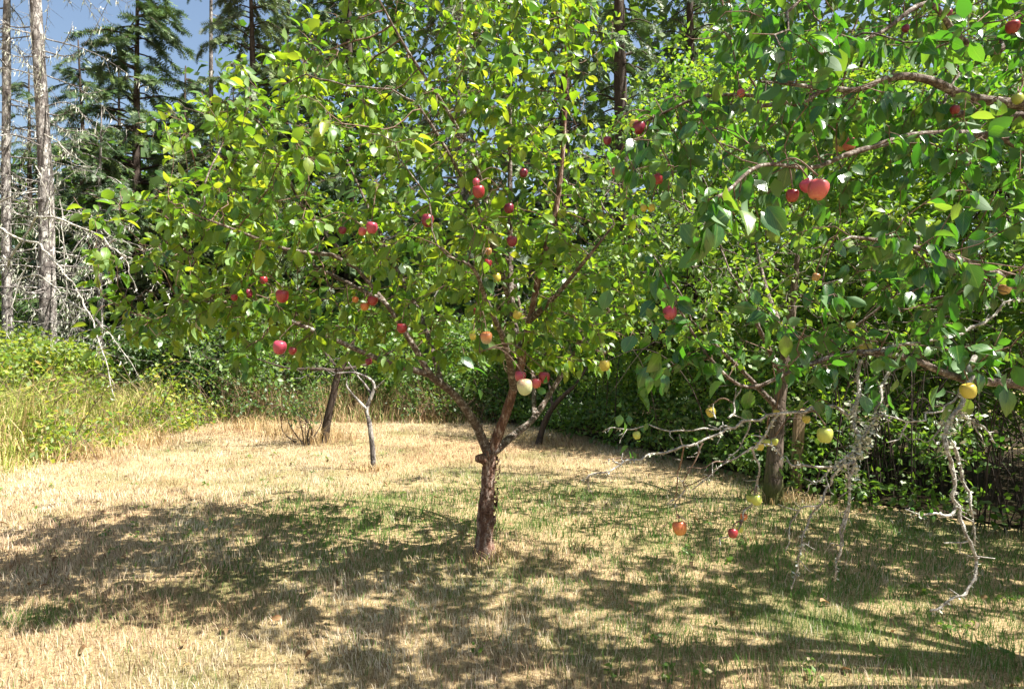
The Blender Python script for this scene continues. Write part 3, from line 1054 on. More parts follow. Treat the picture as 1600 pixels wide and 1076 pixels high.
def apple_mesh(mat):
    prof = [(.0, .36), (.10, .37), (.22, .43), (.34, .455), (.44, .38), (.495, .24), (.5, .08), (.475, -.1), (.41, -.27), (.31, -.40), (.2, -.455), (.11, -.44), (.0, -.40)]
    seg = 18
    v = [(0, 0, prof[0][1])]
    for rr, z in prof[1:-1]:
        for k in range(seg):
            a = k / seg * 2 * math.pi
            lob = 1 + .03 * math.cos(5 * a) * max(0, -z + .1)
            v.append((rr * lob * math.cos(a), rr * lob * math.sin(a), z + .012 * math.cos(2 * a)))
    v.append((0, 0, prof[-1][1]))
    q, t = [], []
    m = len(prof) - 2
    for i in range(m - 1):
        for k in range(seg):
            a, b = 1 + i * seg + k, 1 + i * seg + (k + 1) % seg
            q.append((b, a, a + seg, b + seg))
    for k in range(seg):
        a, b = 1 + k, 1 + (k + 1) % seg
        t.append((0, a, b))
        t.append((len(v) - 1, 1 + (m - 1) * seg + (k + 1) % seg, 1 + (m - 1) * seg + k))
    mb = MB(); mb.add(np.array(v), q, t)
    return mb.mesh('apple', mat)


def make_apples():
    meshes = {k[3:]: apple_mesh(M[k]) for k in M if k.startswith('ap_')}
    sb = MB(); tube(sb, np.array([(0, 0, .36), (.01, .0, .52), (.03, .01, .74)]), [.022, .018, .026], 5)
    stem = sb.mesh('stem', M['twig'])
    cb = MB()
    for k in range(5):
        a = k / 5 * 2 * math.pi
        cb.add(np.array([(.05 * math.cos(a - .5), .05 * math.sin(a - .5), -.42), (.05 * math.cos(a + .5), .05 * math.sin(a + .5), -.42), (.09 * math.cos(a), .09 * math.sin(a), -.49)]), None, [(0, 1, 2)])
    calyx = cb.mesh('calyx', M['bark_dark'])
    for a in APPLES:
        o = bpy.data.objects.new('apple', meshes[a['mat']])
        COL.objects.link(o)
        o.location = tuple(a['c'])
        o.scale = (a['r'] * 2 * R.uniform(.97, 1.03), a['r'] * 2, a['r'] * 2 * R.uniform(.98, 1.1))
        o.rotation_euler = (R.normal(0, .16), R.normal(0, .16), R.uniform(0, 6.28))
        tag(o, a['label'], 'apple', 'apples on the small centre tree' if a['tree'] == 'a' else 'apples on the near right-hand tree')
        for nm, me in (('stem', stem), ('calyx', calyx)):
            s = bpy.data.objects.new(nm, me)
            COL.objects.link(s)
            s.parent = o
        a['top'] = a['c'] + np.array([0, 0, a['r'] * 1.45])


make_apples()


def fruit_twigs(mb, P, apples, rad=.0022):
    """The thin spur from the nearest branch to each apple's stalk."""
    for a in apples:
        t = a['top']
        d = np.linalg.norm(P - t, axis=1) + np.where(P[:, 2] < t[2], .25, 0)
        b = P[d.argmin()]
        mid = .5 * (b + t) + np.array([0, 0, .25 * np.linalg.norm(b - t)])
        tube(mb, smooth_path(np.array([b, mid, t]), 4), rad, 4)


# ------------------------------------------------------------------ the small apple tree in the middle
def make_centre_tree():
    g = gnd(757, 868)
    g[2] = gz(g[0], g[1])
    root = thing('apple_tree', 'small apple tree with flaky brown trunk and yellow green crown amid the lawn', 'apple tree', g)
    D = g[1]

    def a(px, py, dy=0):
        return at(px, py, D + dy)
    base = a(757, 868); base[2] = g[2] - .06
    limbs = [
        [(base, .115), (a(757, 860), .080), (a(757, 843), .064), (a(759, 800), .058), (a(763, 750), .056), (a(766, 715), .058), (a(772, 694), .058), (a(789, 650, -.02), .046), (a(803, 606, -.08), .042), (a(815, 565, -.15), .038),
         (a(828, 500, -.2), .033), (a(845, 420, -.3), .027), (a(868, 330, -.3), .02), (a(880, 230, -.3), .014), (a(885, 120, -.3), .009)],
        [(a(766, 712), .05), (a(756, 690, -.02), .036), (a(742, 660, -.1), .033), (a(715, 622, -.25), .031), (a(690, 600, -.4), .028), (a(672, 585, -.5), .024), (a(640, 530, -.55), .018), (a(600, 470, -.55), .014), (a(540, 400, -.5), .011), (a(470, 320, -.45), .008)],
        [(a(770, 705), .05), (a(790, 690, .08), .03), (a(812, 672, .2), .026), (a(835, 652, .35), .024), (a(862, 610, .5), .021), (a(905, 540, .6), .017), (a(950, 460, .6), .012)],
        [(a(815, 565, -.15), .034), (a(800, 480, .05), .026), (a(797, 380, .15), .022), (a(797, 260, .2), .017), (a(797, 120, .2), .012), (a(797, -30, .2), .008)],
        [(a(800, 480, .05), .026), (a(775, 400, -.25), .019), (a(752, 335, -.55), .015), (a(718, 270, -.8), .011), (a(680, 205, -.9), .009), (a(650, 160, -.95), .006)],
        [(a(775, 400, -.25), .017), (a(748, 270, -.35), .013), (a(700, 175, -.55), .011), (a(640, 85, -.7), .009), (a(590, -5, -.8), .006), (a(560, -70, -.85), .004)],
        [(a(672, 585, -.5), .022), (a(590, 560, -.6), .017), (a(500, 520, -.65), .014), (a(420, 490, -.7), .010), (a(330, 470, -.7), .007), (a(240, 500, -.8), .004)],
        [(a(600, 470, -.7), .016), (a(520, 430, -.2), .013), (a(420, 380, .0), .010), (a(340, 330, .1), .007), (a(260, 290, .2), .004)],
        [(a(540, 400, -.75), .013), (a(450, 390, -1.0), .010), (a(370, 360, -1.2), .007), (a(290, 330, -1.3), .004)],
        [(a(690, 600, -.4), .02), (a(660, 500, .2), .017), (a(610, 400, .6), .014), (a(560, 290, .8), .010), (a(510, 180, .8), .006)],
        [(a(803, 606, -.08), .03), (a(790, 540, -.5), .02), (a(760, 470, -1.0), .014), (a(740, 420, -1.3), .009), (a(700, 400, -1.5), .005)],
        [(a(828, 500, -.2), .025), (a(870, 460, -.6), .016), (a(920, 400, -.9), .010), (a(960, 350, -1.0), .005)],
        [(a(835, 652, .35), .02), (a(830, 560, .9), .016), (a(800, 430, 1.2), .012), (a(760, 300, 1.3), .007)],
    ]
    P0, par0, r0 = skeleton(limbs)
    at_pts = [ellipsoid_pts(1500, at(590, 330, D - .1), (1.6, 1.45, 1.0), .15),
              ellipsoid_pts(420, at(750, 110, D - .1), (.95, .95, .8), .1),
              ellipsoid_pts(320, at(880, 420, D), (.65, 1.0, .75), .1),
              ellipsoid_pts(300, at(330, 400, D - .4), (.75, .8, .5), .1),
              ellipsoid_pts(120, at(560, 130, D - .4), (.75, .6, .5), .0),
              ellipsoid_pts(90, at(860, 60, D), (.5, .6, .5), .0)]
    at_pts += [ellipsoid_pts(260, at(430, 500, D - .5), (1.15, .7, .26), .0), ellipsoid_pts(160, at(850, 520, D + .1), (.75, .8, .3), .0)]
    # shoots standing out of the outline
    for (x0, y0, x1, y1, d0, d1, k) in [(300, 290, 135, 135, 4.0, 3.9, 20), (250, 330, 100, 292, 4.0, 3.9, 16), (340, 260, 195, 158, 4.2, 4.1, 14), (260, 470, 130, 490, 3.7, 3.6, 16),
                                        (300, 500, 160, 548, 3.7, 3.6, 16), (400, 520, 380, 575, 3.7, 3.6, 8), (380, 220, 315, 170, 3.6, 3.4, 10), (420, 240, 270, 160, 3.8, 3.7, 14), (520, 120, 470, 40, 3.7, 3.7, 12), (600, 60, 580, -70, 3.8, 3.8, 14),
                                        (640, 570, 590, 545, 3.6, 3.5, 8), (680, 590, 735, 590, 3.9, 3.8, 8), (270, 400, 185, 345, 3.6, 3.5, 14), (900, 540, 960, 600, 4.5, 4.4, 9), (800, 540, 750, 560, 3.4, 3.2, 10)]:
        tt = np.linspace(0, 1, k)[:, None]
        at_pts.append(at(x0, y0, d0) * (1 - tt) + at(x1, y1, d1) * tt + R.normal(0, .03, (k, 3)))
    for _ in range(26):
        v = unit(R.normal(0, 1, 3) + np.array([-.9, 0, .35]))
        c0 = at(590, 320, D - .1) + v * np.array([1.45, 1.3, .95])
        k = R.integers(7, 13)
        tt = np.linspace(0, 1, k)[:, None]
        at_pts.append(c0 + tt * unit(v + np.array([-.3, 0, .25])) * R.uniform(.35, .75) + R.normal(0, .025, (k, 3)))
    A = np.concatenate(at_pts)
    A = A[vnoise(A * 1.5, 55) > .27]
    A = A[A[:, 2] > 1.26 + .06 * np.abs(A[:, 0] + .2)]
    # keep the underside open round the fork
    px = CX + A[:, 0] / A[:, 1] * F; py = CY - (A[:, 2] - EYE) / A[:, 1] * F
    A = A[~((py > 590) & (px > 600) & (px < 930)) & (px > 95) & (py > np.interp(px, [90, 200, 300, 400, 480, 560, 640], [285, 200, 150, 90, 25, -50, -200]) - 12)]
    P, par = colonize(P0, par0, A, .08, .8, .095, 90, up=.06, jitter=.14)
    r = radii(P, par, .0022, 2.3, r0)
    twigs = build_wood(root, P, par, r, M['bark_apple'], M['bark_limb'], M['twig'], .009, 40)
    fruit_twigs(twigs, P, [q for q in APPLES if q['tree'] == 'a'])
    # pruned stub, flaking bark plates and a rough collar below the fork
    st = MB(); tube(st, np.array([a(762, 722), a(752, 716, -.05), a(746, 716, -.08)]), [.035, .03, .026], 8, .25, 30)
    st.build('branch_stub', M['bark_apple'], root)
    fl = MB()
    for _ in range(150):
        t = R.random()
        py_ = 862 - 165 * t
        ang = R.uniform(0, 2 * math.pi)
        c = a(757 + 13 * t, py_)
        rad = .061 - .004 * t
        o = np.array([math.cos(ang), math.sin(ang), 0])
        tg = np.array([-math.sin(ang), math.cos(ang), 0])
        w, h = R.uniform(.008, .02), R.uniform(.014, .045)
        pt = c + o * (rad + .001)
        lift = R.uniform(.003, .011)
        upv = np.array([0, 0, 1.0])
        v = [pt - tg * w, pt + tg * w * R.uniform(.6, 1.1), pt + tg * w * .8 + upv * h + o * lift, pt - tg * w * .7 + upv * h * R.uniform(.7, 1.1) + o * lift,
             pt - tg * w * .2 + upv * h * .5 + o * (lift + .003)]
        fl.add(np.array(v), None, [(0, 1, 4), (1, 2, 4), (2, 3, 4), (3, 0, 4)])
    fl.build('bark_flakes', M['bark_apple'], root, kind='stuff', smooth=False)
    pos, rot, sz, base_ = leaves_on(P, par, r, .0080, 3.9, .068, .06, .7, .3)
    ok = sight_clear(pos, AP_ALL) & ~((pos[:, 2] < 1.32) & (np.abs(pos[:, 0] + .1) < .8))
    ok &= vnoise(pos * 2.1, 77) > .28
    pos, rot, sz, base_ = pos[ok], rot[ok], sz[ok], base_[ok]
    for b, p in zip(base_[::2], pos[::2]):
        tube(twigs, np.array([b, p]), .0012, 3, cap=False)
    twigs.build('twigs', M['twig'], root, kind='stuff')
    leaf_things(root, pos, rot, sz, M['leaf_a1'], M['leaf_a'], LEAVES)
    print('centre tree', len(P), 'nodes', len(pos), 'leaves')


make_centre_tree()


# ------------------------------------------------------------------ the near apple tree whose branches come in from the right
def lichen_on(mb, pts, rad, n, length=.02):
    pts = np.asarray(pts)
    for _ in range(n):
        k = R.integers(0, len(pts) - 1)
        t = R.random()
        c = pts[k] * (1 - t) + pts[k + 1] * t
        d = unit(R.normal(0, 1, 3) + np.array([0, 0, -.3]))
        s = unit(np.cross(d, R.normal(0, 1, 3)))
        L_ = length * R.uniform(.4, 1.3)
        w = L_ * R.uniform(.25, .6)
        v = np.array([c, c + d * L_ * .6 - s * w * .5, c + d * L_, c + d * L_ * .6 + s * w * .5])
        mb.add(v, [(0, 1, 2, 3)], None, tint=R.random())


def make_near_tree():
    g = np.array([4.4, 2.45, 0.0]); g[2] = gz(g[0], g[1])
    root = thing('apple_tree', 'near apple tree with glossy deep green leaves and bare lichen covered twigs', 'apple tree', g)
    b0 = g + np.array([0, 0, -.06])
    t1 = np.array([4.36, 2.47, 1.0]); t2 = np.array([4.2, 2.55, 1.7]); t3 = np.array([3.95, 2.62, 2.35]); t4 = np.array([3.6, 2.7, 3.15]); t5 = np.array([3.4, 2.8, 3.9])
    limbs = [
        [(b0, .14), (t1, .11), (t2, .10), (t3, .08), (t4, .05), (t5, .02)],
        # the stout pale branch
        [(t2, .05), (at(1700, 300, 2.75), .030), (at(1600, 232, 2.65), .022), (at(1548, 212, 2.6), .017), (at(1440, 210, 2.5), .0135), (at(1370, 228, 2.42), .0125), (at(1320, 243, 2.36), .010), (at(1270, 262, 2.25), .0075), (at(1190, 258, 2.0), .006), (at(1135, 300, 1.85), .005), (at(1105, 312, 1.75), .003)],
        # upper branches
        [(t3, .05), (at(1720, 190, 2.75), .03), (at(1600, 165, 2.7), .022), (at(1512, 152, 2.65), .02), (at(1455, 127, 2.6), .017), (at(1400, 120, 2.55), .014), (at(1340, 140, 2.5), .011), (at(1290, 140, 2.5), .010), (at(1245, 163, 2.5), .008), (at(1180, 150, 2.5), .007), (at(1095, 152, 2.55), .006), (at(1020, 185, 2.6), .0045), (at(985, 200, 2.65), .003)],
        [(at(1290, 140, 2.5), .009), (at(1230, 131, 2.45), .007), (at(1188, 128, 2.4), .004)],
        [(t3, .04), (at(1650, 60, 2.7), .022), (at(1560, 80, 2.65), .015), (at(1500, 60, 2.6), .012), (at(1450, 5, 2.5), .010), (at(1375, 52, 2.4), .007), (at(1330, 60, 2.3), .004)],
        [(t4, .03), (at(1560, -90, 2.6), .018), (at(1420, -80, 2.4), .013), (at(1300, -40, 2.2), .009), (at(1230, 20, 2.1), .005)],
        [(t4, .03), (np.array([2.2, 2.6, 3.6]), .02), (np.array([1.3, 2.5, 3.5]), .012), (np.array([.6, 2.5, 3.3]), .006)],
        [(t3, .04), (np.array([2.4, 3.6, 2.8]), .02), (np.array([1.6, 3.7, 2.9]), .012), (np.array([.9, 3.6, 2.7]), .006)],
        [(t3, .05), (np.array([3.7, 3.3, 3.0]), .03), (np.array([4.4, 3.8, 3.3]), .02), (np.array([5.2, 4.2, 3.3]), .008)],
        [(t3, .04), (np.array([3.5, 2.2, 2.9]), .025), (np.array([3.8, 1.6, 3.1]), .014), (np.array([4.2, 1.2, 3.2]), .007)],
        [(t2, .04), (at(1640, 450, 2.7), .025), (at(1560, 430, 2.5), .016), (at(1480, 400, 2.3), .012), (at(1400, 380, 2.2), .009), (at(1330, 370, 2.1), .005)],
        # the lower boughs
        [(t1 + np.array([-.08, .04, .45]), .05), (at(1690, 600, 2.6), .024), (at(1600, 600, 2.45), .018), (at(1500, 590, 2.35), .014), (at(1420, 560, 2.3), .012), (at(1340, 550, 2.3), .011), (at(1255, 572, 2.3), .008), (at(1170, 605, 2.25), .006), (at(1110, 560, 2.2), .005), (at(1060, 480, 2.2), .004), (at(1030, 420, 2.2), .003)],
    ]
    P0, par0, r0 = skeleton(limbs)
    at_pts = [ellipsoid_pts(320, at(1400, 120, 2.6), (1.0, .9, .62), .0),
              ellipsoid_pts(240, at(1450, 420, 2.45), (.75, .7, .45), .0),
              ellipsoid_pts(120, at(1180, 200, 2.45), (.5, .5, .35), .0),
              ellipsoid_pts(40, at(1040, 520, 2.25), (.12, .15, .28), .0),
              ellipsoid_pts(50, at(1010, 250, 2.6), (.2, .3, .25), .0),
              ellipsoid_pts(40, at(1130, 320, 1.85), (.14, .15, .1), .0),
              ellipsoid_pts(640, (2.2, 3.2, 3.75), (1.7, 1.4, .6), .1), ellipsoid_pts(900, (4.3, 4.1, 3.1), (1.8, 1.3, .9), .1), ellipsoid_pts(110, (3.7, 1.7, 3.1), (1.3, 1.0, .7), .1),  # unseen crown masses, shaped to cast shade on the lawn
              ellipsoid_pts(100, at(1350, 520, 2.35), (.5, .4, .18), .0),
              ellipsoid_pts(120, at(1240, 60, 2.2), (.3, .3, .35), .0)]
    A = np.concatenate(at_pts)
    py = CY - (A[:, 2] - EYE) / A[:, 1] * F
    px = CX + A[:, 0] / A[:, 1] * F
    hole = (n2(px, py, 1 / 95., 15) < .36) & (px < 1650)          # the crown hangs in clumps
    A = A[(py < 640) & ~hole & (A[:, 1] > 1.55)]
    P, par = colonize(P0, par0, A, .07, .8, .10, 90, up=-.02, jitter=.16)
    r = radii(P, par, .0022, 2.3, r0)
    twigs = build_wood(root, P, par, r, M['bark_moss'], M['bark_limb'], M['twig'], .0075, 45)
    # bare lichened twigs: polylines (px, py, depth), radius at the start
    bare = [
        ([(1345, 560, 2.3), (1340, 610, 2.28), (1330, 650, 2.25), (1300, 640, 2.25), (1260, 640, 2.2), (1212, 645, 2.2), (1150, 665, 2.2), (1090, 690, 2.18), (1030, 708, 2.15), (990, 720, 2.12), (950, 735, 2.1), (905, 750, 2.1)], .0085),
        ([(1150, 665, 2.2), (1120, 669, 2.2), (1060, 671, 2.2), (1010, 668, 2.2), (975, 670, 2.2), (945, 675, 2.2)], .0042),
        ([(1215, 645, 2.2), (1200, 665, 2.2), (1185, 695, 2.2), (1145, 718, 2.2), (1112, 742, 2.18), (1085, 765, 2.18)], .0055),
        ([(1145, 718, 2.2), (1110, 726, 2.2), (1072, 728, 2.2)], .003),
        ([(1112, 742, 2.18), (1092, 752, 2.2), (1066, 760, 2.2)], .0025),
        ([(1175, 660, 2.2), (1160, 700, 2.22), (1138, 722, 2.22)], .003),
        ([(1100, 690, 2.18), (1085, 722, 2.18), (1075, 740, 2.18), (1068, 765, 2.2)], .003),
        ([(990, 720, 2.12), (965, 722, 2.12), (940, 720, 2.12)], .003),
        ([(1340, 610, 2.28), (1336, 660, 2.24), (1345, 690, 2.2), (1335, 725, 2.2), (1326, 765, 2.2), (1316, 830, 2.2), (1308, 908, 2.2)], .0095),
        ([(1335, 725, 2.2), (1300, 732, 2.2), (1255, 728, 2.2), (1225, 718, 2.2), (1208, 702, 2.2), (1190, 690, 2.2)], .0065),
        ([(1390, 560, 2.3), (1378, 620, 2.26), (1370, 655, 2.22), (1345, 695, 2.2)], .0085),
        ([(1345, 695, 2.2), (1320, 715, 2.2), (1285, 740, 2.2), (1262, 752, 2.2)], .0055),
        ([(1316, 720, 2.2), (1300, 755, 2.2), (1278, 785, 2.2), (1262, 815, 2.2), (1252, 850, 2.2), (1246, 885, 2.2), (1240, 917, 2.2)], .0058),
        ([(1278, 785, 2.2), (1255, 795, 2.2), (1238, 815, 2.2), (1234, 840, 2.2), (1226, 862, 2.2)], .004),
        ([(1325, 770, 2.2), (1318, 845, 2.19), (1300, 846, 2.18)], .004),
        ([(1520, 560, 2.3), (1508, 600, 2.2), (1497, 640, 2.12), (1484, 668, 2.1), (1478, 700, 2.1), (1488, 750, 2.1), (1494, 785, 2.1), (1500, 805, 2.1), (1510, 850, 2.1), (1524, 882, 2.1), (1508, 918, 2.08), (1484, 940, 2.06), (1450, 951, 2.04)], .0105),
        ([(1480, 690, 2.1), (1498, 725, 2.12), (1512, 770, 2.12), (1516, 800, 2.12), (1522, 850, 2.12)], .0075),
        ([(1494, 785, 2.1), (1485, 800, 2.1), (1455, 803, 2.1), (1430, 800, 2.08), (1412, 793, 2.08)], .0065),
        ([(1510, 848, 2.1), (1490, 846, 2.1), (1478, 846, 2.1)], .004),
        ([(1497, 640, 2.12), (1525, 655, 2.12), (1545, 672, 2.12), (1562, 690, 2.12)], .006),
        ([(1525, 655, 2.12), (1534, 690, 2.12)], .0035),
        ([(1488, 662, 2.1), (1460, 682, 2.12), (1428, 690, 2.12)], .0045),
        ([(1510, 600, 2.2), (1470, 640, 2.15), (1420, 655, 2.1), (1390, 648, 2.1), (1378, 640, 2.15)], .0045),
        ([(1420, 655, 2.1), (1400, 685, 2.1), (1380, 692, 2.1)], .003),
        ([(1180, 695, 2.2), (1182, 740, 2.22), (1176, 765, 2.24), (1165, 795, 2.22), (1158, 815, 2.22), (1140, 832, 2.22), (1125, 838, 2.22)], .0050),
        ([(1068, 700, 2.18), (1060, 745, 2.25), (1055, 780, 2.3), (1061, 808, 2.3)], .0030),
        ([(1345, 550, 2.3), (1500, 520, 2.3), (1560, 480, 2.3), (1600, 470, 2.3)], .008),
        ([(1120, 650, 2.2), (1112, 636, 2.3)], .0025),
        ([(1140, 655, 2.2), (1150, 625, 2.25), (1160, 600, 2.25)], .0035),
    ]
    lich, spurs = MB(), MB()
    laid = [P]
    for pts, rr in bare:
        q = smooth_path(np.array([at(*p) for p in pts]), 5)
        kx = np.stack([vnoise(q * 26, 3), vnoise(q * 26, 13), vnoise(q * 26, 23)], 1) - .5
        q = q + kx * .030
        if rr < .004:
            rr = rr * 1.25
        rad = np.linspace(rr * .8, max(rr * .32, .0012), len(q))
        mb = MB(); tube(mb, q, rad, 7, .42 if rr > .002 else 0, 70, seed=8)
        mb.build('branch', M['twig_pale'] if rr > .0038 or pts[0][1] < 690 else M['twig'], root)
        laid.append(q)
        ln = np.linalg.norm(np.diff(q, axis=0), axis=1).sum()
        if rr > .002:
            lichen_on(lich, q, rad, int(ln * (190 if rr > .0054 else 45)), .014 if rr > .0054 else .009)
            # little spurs
            for _ in range(int(ln * 20)):
                k = R.integers(1, len(q))
                d = unit(unit(np.cross(q[k] - q[k - 1], R.normal(0, 1, 3))) + .5 * unit(q[k] - q[k - 1]))
                e = q[k] + d * R.uniform(.012, .075) * R.random()
                tube(spurs, np.array([q[k], e]), [.0024, .0015], 4)
                if R.random() < .5:
                    tube(spurs, np.array([e, e + unit(d + R.normal(0, .6, 3)) * R.uniform(.01, .03)]), [.0016, .001], 4)
    for seg_, n_ in (([(1374, 640, 2.23), (1362, 668, 2.22), (1346, 692, 2.2)], 150), ([(1340, 610, 2.28), (1336, 660, 2.24), (1345, 690, 2.2), (1335, 725, 2.2), (1330, 752, 2.2)], 260),
                     ([(1345, 695, 2.2), (1320, 715, 2.2), (1300, 730, 2.2)], 70), ([(1497, 640, 2.12), (1484, 668, 2.1), (1478, 700, 2.1)], 110), ([(1525, 655, 2.12), (1500, 648, 2.12)], 40)):
        q = smooth_path(np.array([at(*p) for p in seg_]), 4)
        for _ in range(n_):
            p = q[R.integers(0, len(q))] + R.normal(0, .011, 3)
            lichen_on(lich, [p, p + np.array([0, 0, -.008])], 0, 1, .021)
    spurs.build('spurs', M['twig_pale'], root, kind='stuff')
    lich.build('lichen', M['lichen'], root, kind='stuff', smooth=False)
    Pall = np.concatenate(laid)
    fruit_twigs(twigs, Pall, [q for q in APPLES if q['tree'] == 'b'], .0026)
    pos, rot, sz, base_ = leaves_on(P, par, r, .0058, 2.9, .060, .04, .5, .5)
    extra = leaves_on(P, par, r, .0075, 6.5, .085, .06, .6, .4)
    p2 = extra[0]
    m2 = ((p2[:, 0] > .9 * p2[:, 1] + .25) & (p2[:, 1] > 3.3)) | ((p2[:, 2] > EYE + .62 * p2[:, 1]) & (p2[:, 1] > 2.9))
    em = MB()
    scatter(em, p2[m2], extra[1][m2], extra[2][m2], R.random(m2.sum()), TINY)
    em.build('shade_foliage', M['leaf_b'], root, kind='stuff')  # extra oversized leaves outside the view, added to deepen the lawn shade
    py = CY - (pos[:, 2] - EYE) / pos[:, 1] * F
    ok = sight_clear(pos, AP_ALL) & (pos[:, 1] > 1.0) & (py < 645)
    pos, rot, sz, base_ = pos[ok], rot[ok], sz[ok], base_[ok]
    # leaf tufts placed at the ends of bare twigs
    ex = []
    for (px_, py_, d_, k, s) in [(968, 655, 2.2, 5, .05), (985, 700, 2.2, 3, .05), (1430, 795, 2.08, 4, .024), (1450, 800, 2.1, 3, .022), (1555, 688, 2.12, 4, .03), (1012, 662, 2.2, 3, .045), (1155, 615, 2.25, 3, .085), (1220, 715, 2.2, 4, .035), (1178, 770, 2.24, 3, .04),
                                 (1110, 340, 1.8, 14, .098), (1160, 330, 1.85, 10, .095), (1050, 560, 2.2, 14, .092), (1010, 590, 2.2, 7, .088), (1030, 440, 2.2, 10, .09), (1020, 500, 2.2, 10, .092), (920, 470, 2.6, 7, .09), (985, 240, 2.6, 8, .09), (1100, 140, 2.5, 9, .09), (1190, 60, 2.1, 12, .085), (1290, 80, 2.15, 14, .09), (1340, 160, 2.2, 8, .085), (1400, 400, 2.2, 8, .095), (1480, 360, 2.2, 8, .095), (1370, 600, 2.25, 8, .08), (1210, 500, 2.3, 9, .085), (1250, 620, 2.25, 6, .08), (1560, 330, 2.3, 10, .1), (1500, 600, 2.2, 6, .09), (1550, 615, 2.15, 3, .10), (1460, 490, 2.1, 4, .095), (840, 600, 3.15, 4, .075), (745, 575, 3.1, 4, .09)]:
        for _ in range(k):
            ex.append((at(px_, py_, d_) + R.normal(0, .45 * s, 3), s * R.uniform(.6, 1.0)))
    ep = np.array([e[0] for e in ex]); es = np.array([e[1] for e in ex])
    ea = unit(R.normal(0, .55, ep.shape) + np.array([0, 0, -.9]))
    er = frames(ea, unit(R.normal(0, .6, ep.shape) + np.array([.1, -.5, .7])))
    pos = np.concatenate([pos, ep]); rot = np.concatenate([rot, er]); sz = np.concatenate([sz, es])
    for b, p in zip(base_[::2], pos[::2]):
        tube(twigs, np.array([b, p]), .0012, 3, cap=False)
    twigs.build('twigs', M['twig'], root, kind='stuff')
    leaf_things(root, pos, rot, sz, M['leaf_b1'], M['leaf_b'], LEAVES)
    print('near tree', len(P), 'nodes', len(pos), 'leaves')


make_near_tree()


# ------------------------------------------------------------------ other small trees on the lawn
def small_tree(name, label, cat, limbs, clouds, bark, limb_bark, leaf, lsize, per, step=.12, rmax=.006, thick=.009, templates=TINY, kill=.16):
    g = np.array(limbs[0][0][0], float)
    g[2] = gz(g[0], g[1])
    root = thing(name, label, cat, g)
    limbs[0][0] = (np.array([g[0], g[1], g[2] - .05]), limbs[0][0][1])
    P0, par0, r0 = skeleton(limbs)
    if clouds:
        A = np.concatenate([ellipsoid_pts(*c) for c in clouds])
        P, par = colonize(P0, par0, A, step, 1.6, kill, 70, jitter=.2)
    else:
        P, par = np.array(P0), np.array(par0)
    r = radii(P, par, .0025, 2.3, r0)
    twigs = build_wood(root, P, par, r, bark, limb_bark, limb_bark, thick, 30)
    pos, rot, sz, base_ = leaves_on(P, par, r, rmax, per, lsize, .05, .7, .3)
    twigs.build('twigs', limb_bark, root, kind='stuff')
    mb = MB()
    scatter(mb, pos, rot, sz, np.clip(R.beta(2, 2.3, len(pos)), 0, 1), templates)
    mb.build('foliage', leaf, root, kind='stuff')
    return root


d = gnd(583, 736)[1]
small_tree('sapling', 'thin pale barked young tree with bare forked limbs in the sunny dry grass', 'tree',
           [[(at(583, 736, d), .036), (at(582, 700, d), .030), (at(577, 660, d), .028), (at(573, 638, d), .029), (at(583, 612, d), .020), (at(583, 597, d), .016), (at(570, 588, d), .014), (at(552, 582, d), .012), (at(525, 583, d - .1), .009)],
            [(at(573, 640, d), .024), (at(558, 624, d - .05), .016), (at(546, 610, d - .1), .013), (at(541, 600, d - .1), .010)],
            [(at(580, 615, d), .016), (at(570, 600, d + .1), .011), (at(558, 586, d + .1), .010), (at(540, 560, d + .2), .006)],
            [(at(583, 610, d), .012), (at(596, 598, d), .006), (at(603, 590, d), .004)]],
           [(26, at(540, 560, d), (.5, .5, .25)), (20, at(480, 585, d), (.6, .4, .15))], M['bark_grey'], M['bark_grey'], M['leaf_a'], .05, .9, .12)
d = gnd(512, 690)[1]
small_tree('old_fruit_tree', 'leaning old fruit tree with dark flaking trunk at the back of the lawn', 'tree',
           [[(at(505, 690, d), .075), (at(512, 655, d), .062), (at(520, 620, d), .058), (at(527, 588, d), .052), (at(535, 572, d), .042), (at(550, 540, d), .03), (at(560, 500, d), .015)],
            [(at(530, 580, d), .036), (at(495, 576, d - .3), .024), (at(450, 575, d - .5), .016), (at(400, 560, d - .6), .008)],
            [(at(532, 576, d), .032), (at(570, 570, d + .3), .020), (at(620, 545, d + .4), .010)],
            [(at(530, 580, d), .030), (at(500, 540, d + .6), .02), (at(470, 500, d + .8), .010)]],
           [(210, at(470, 540, d), (1.75, 1.2, .55)), (80, at(600, 540, d), (.8, 1.0, .5)), (90, at(380, 570, d), (.9, .8, .42))], M['bark_dark'], M['bark_dark'], M['leaf_hedge'], .07, 1.7, .14, .012, .013)
d = gnd(843, 694)[1]
small_tree('old_fruit_tree', 'leaning dark little tree in front of the hedge foot, right of the centre trunk', 'tree',
           [[(at(840, 695, d), .055), (at(850, 662, d), .045), (at(864, 636, d), .040), (at(880, 618, d), .035), (at(900, 600, d), .022), (at(925, 560, d), .01)],
            [(at(864, 636, d), .028), (at(858, 600, d + .3), .018), (at(850, 540, d + .4), .008)]],
           [(160, at(890, 540, d), (1.0, 1.0, .7))], M['bark_dark'], M['bark_dark'], M['leaf_maple'], .065, 1.6, .14, .012, .012)
d = gnd(1208, 788)[1]
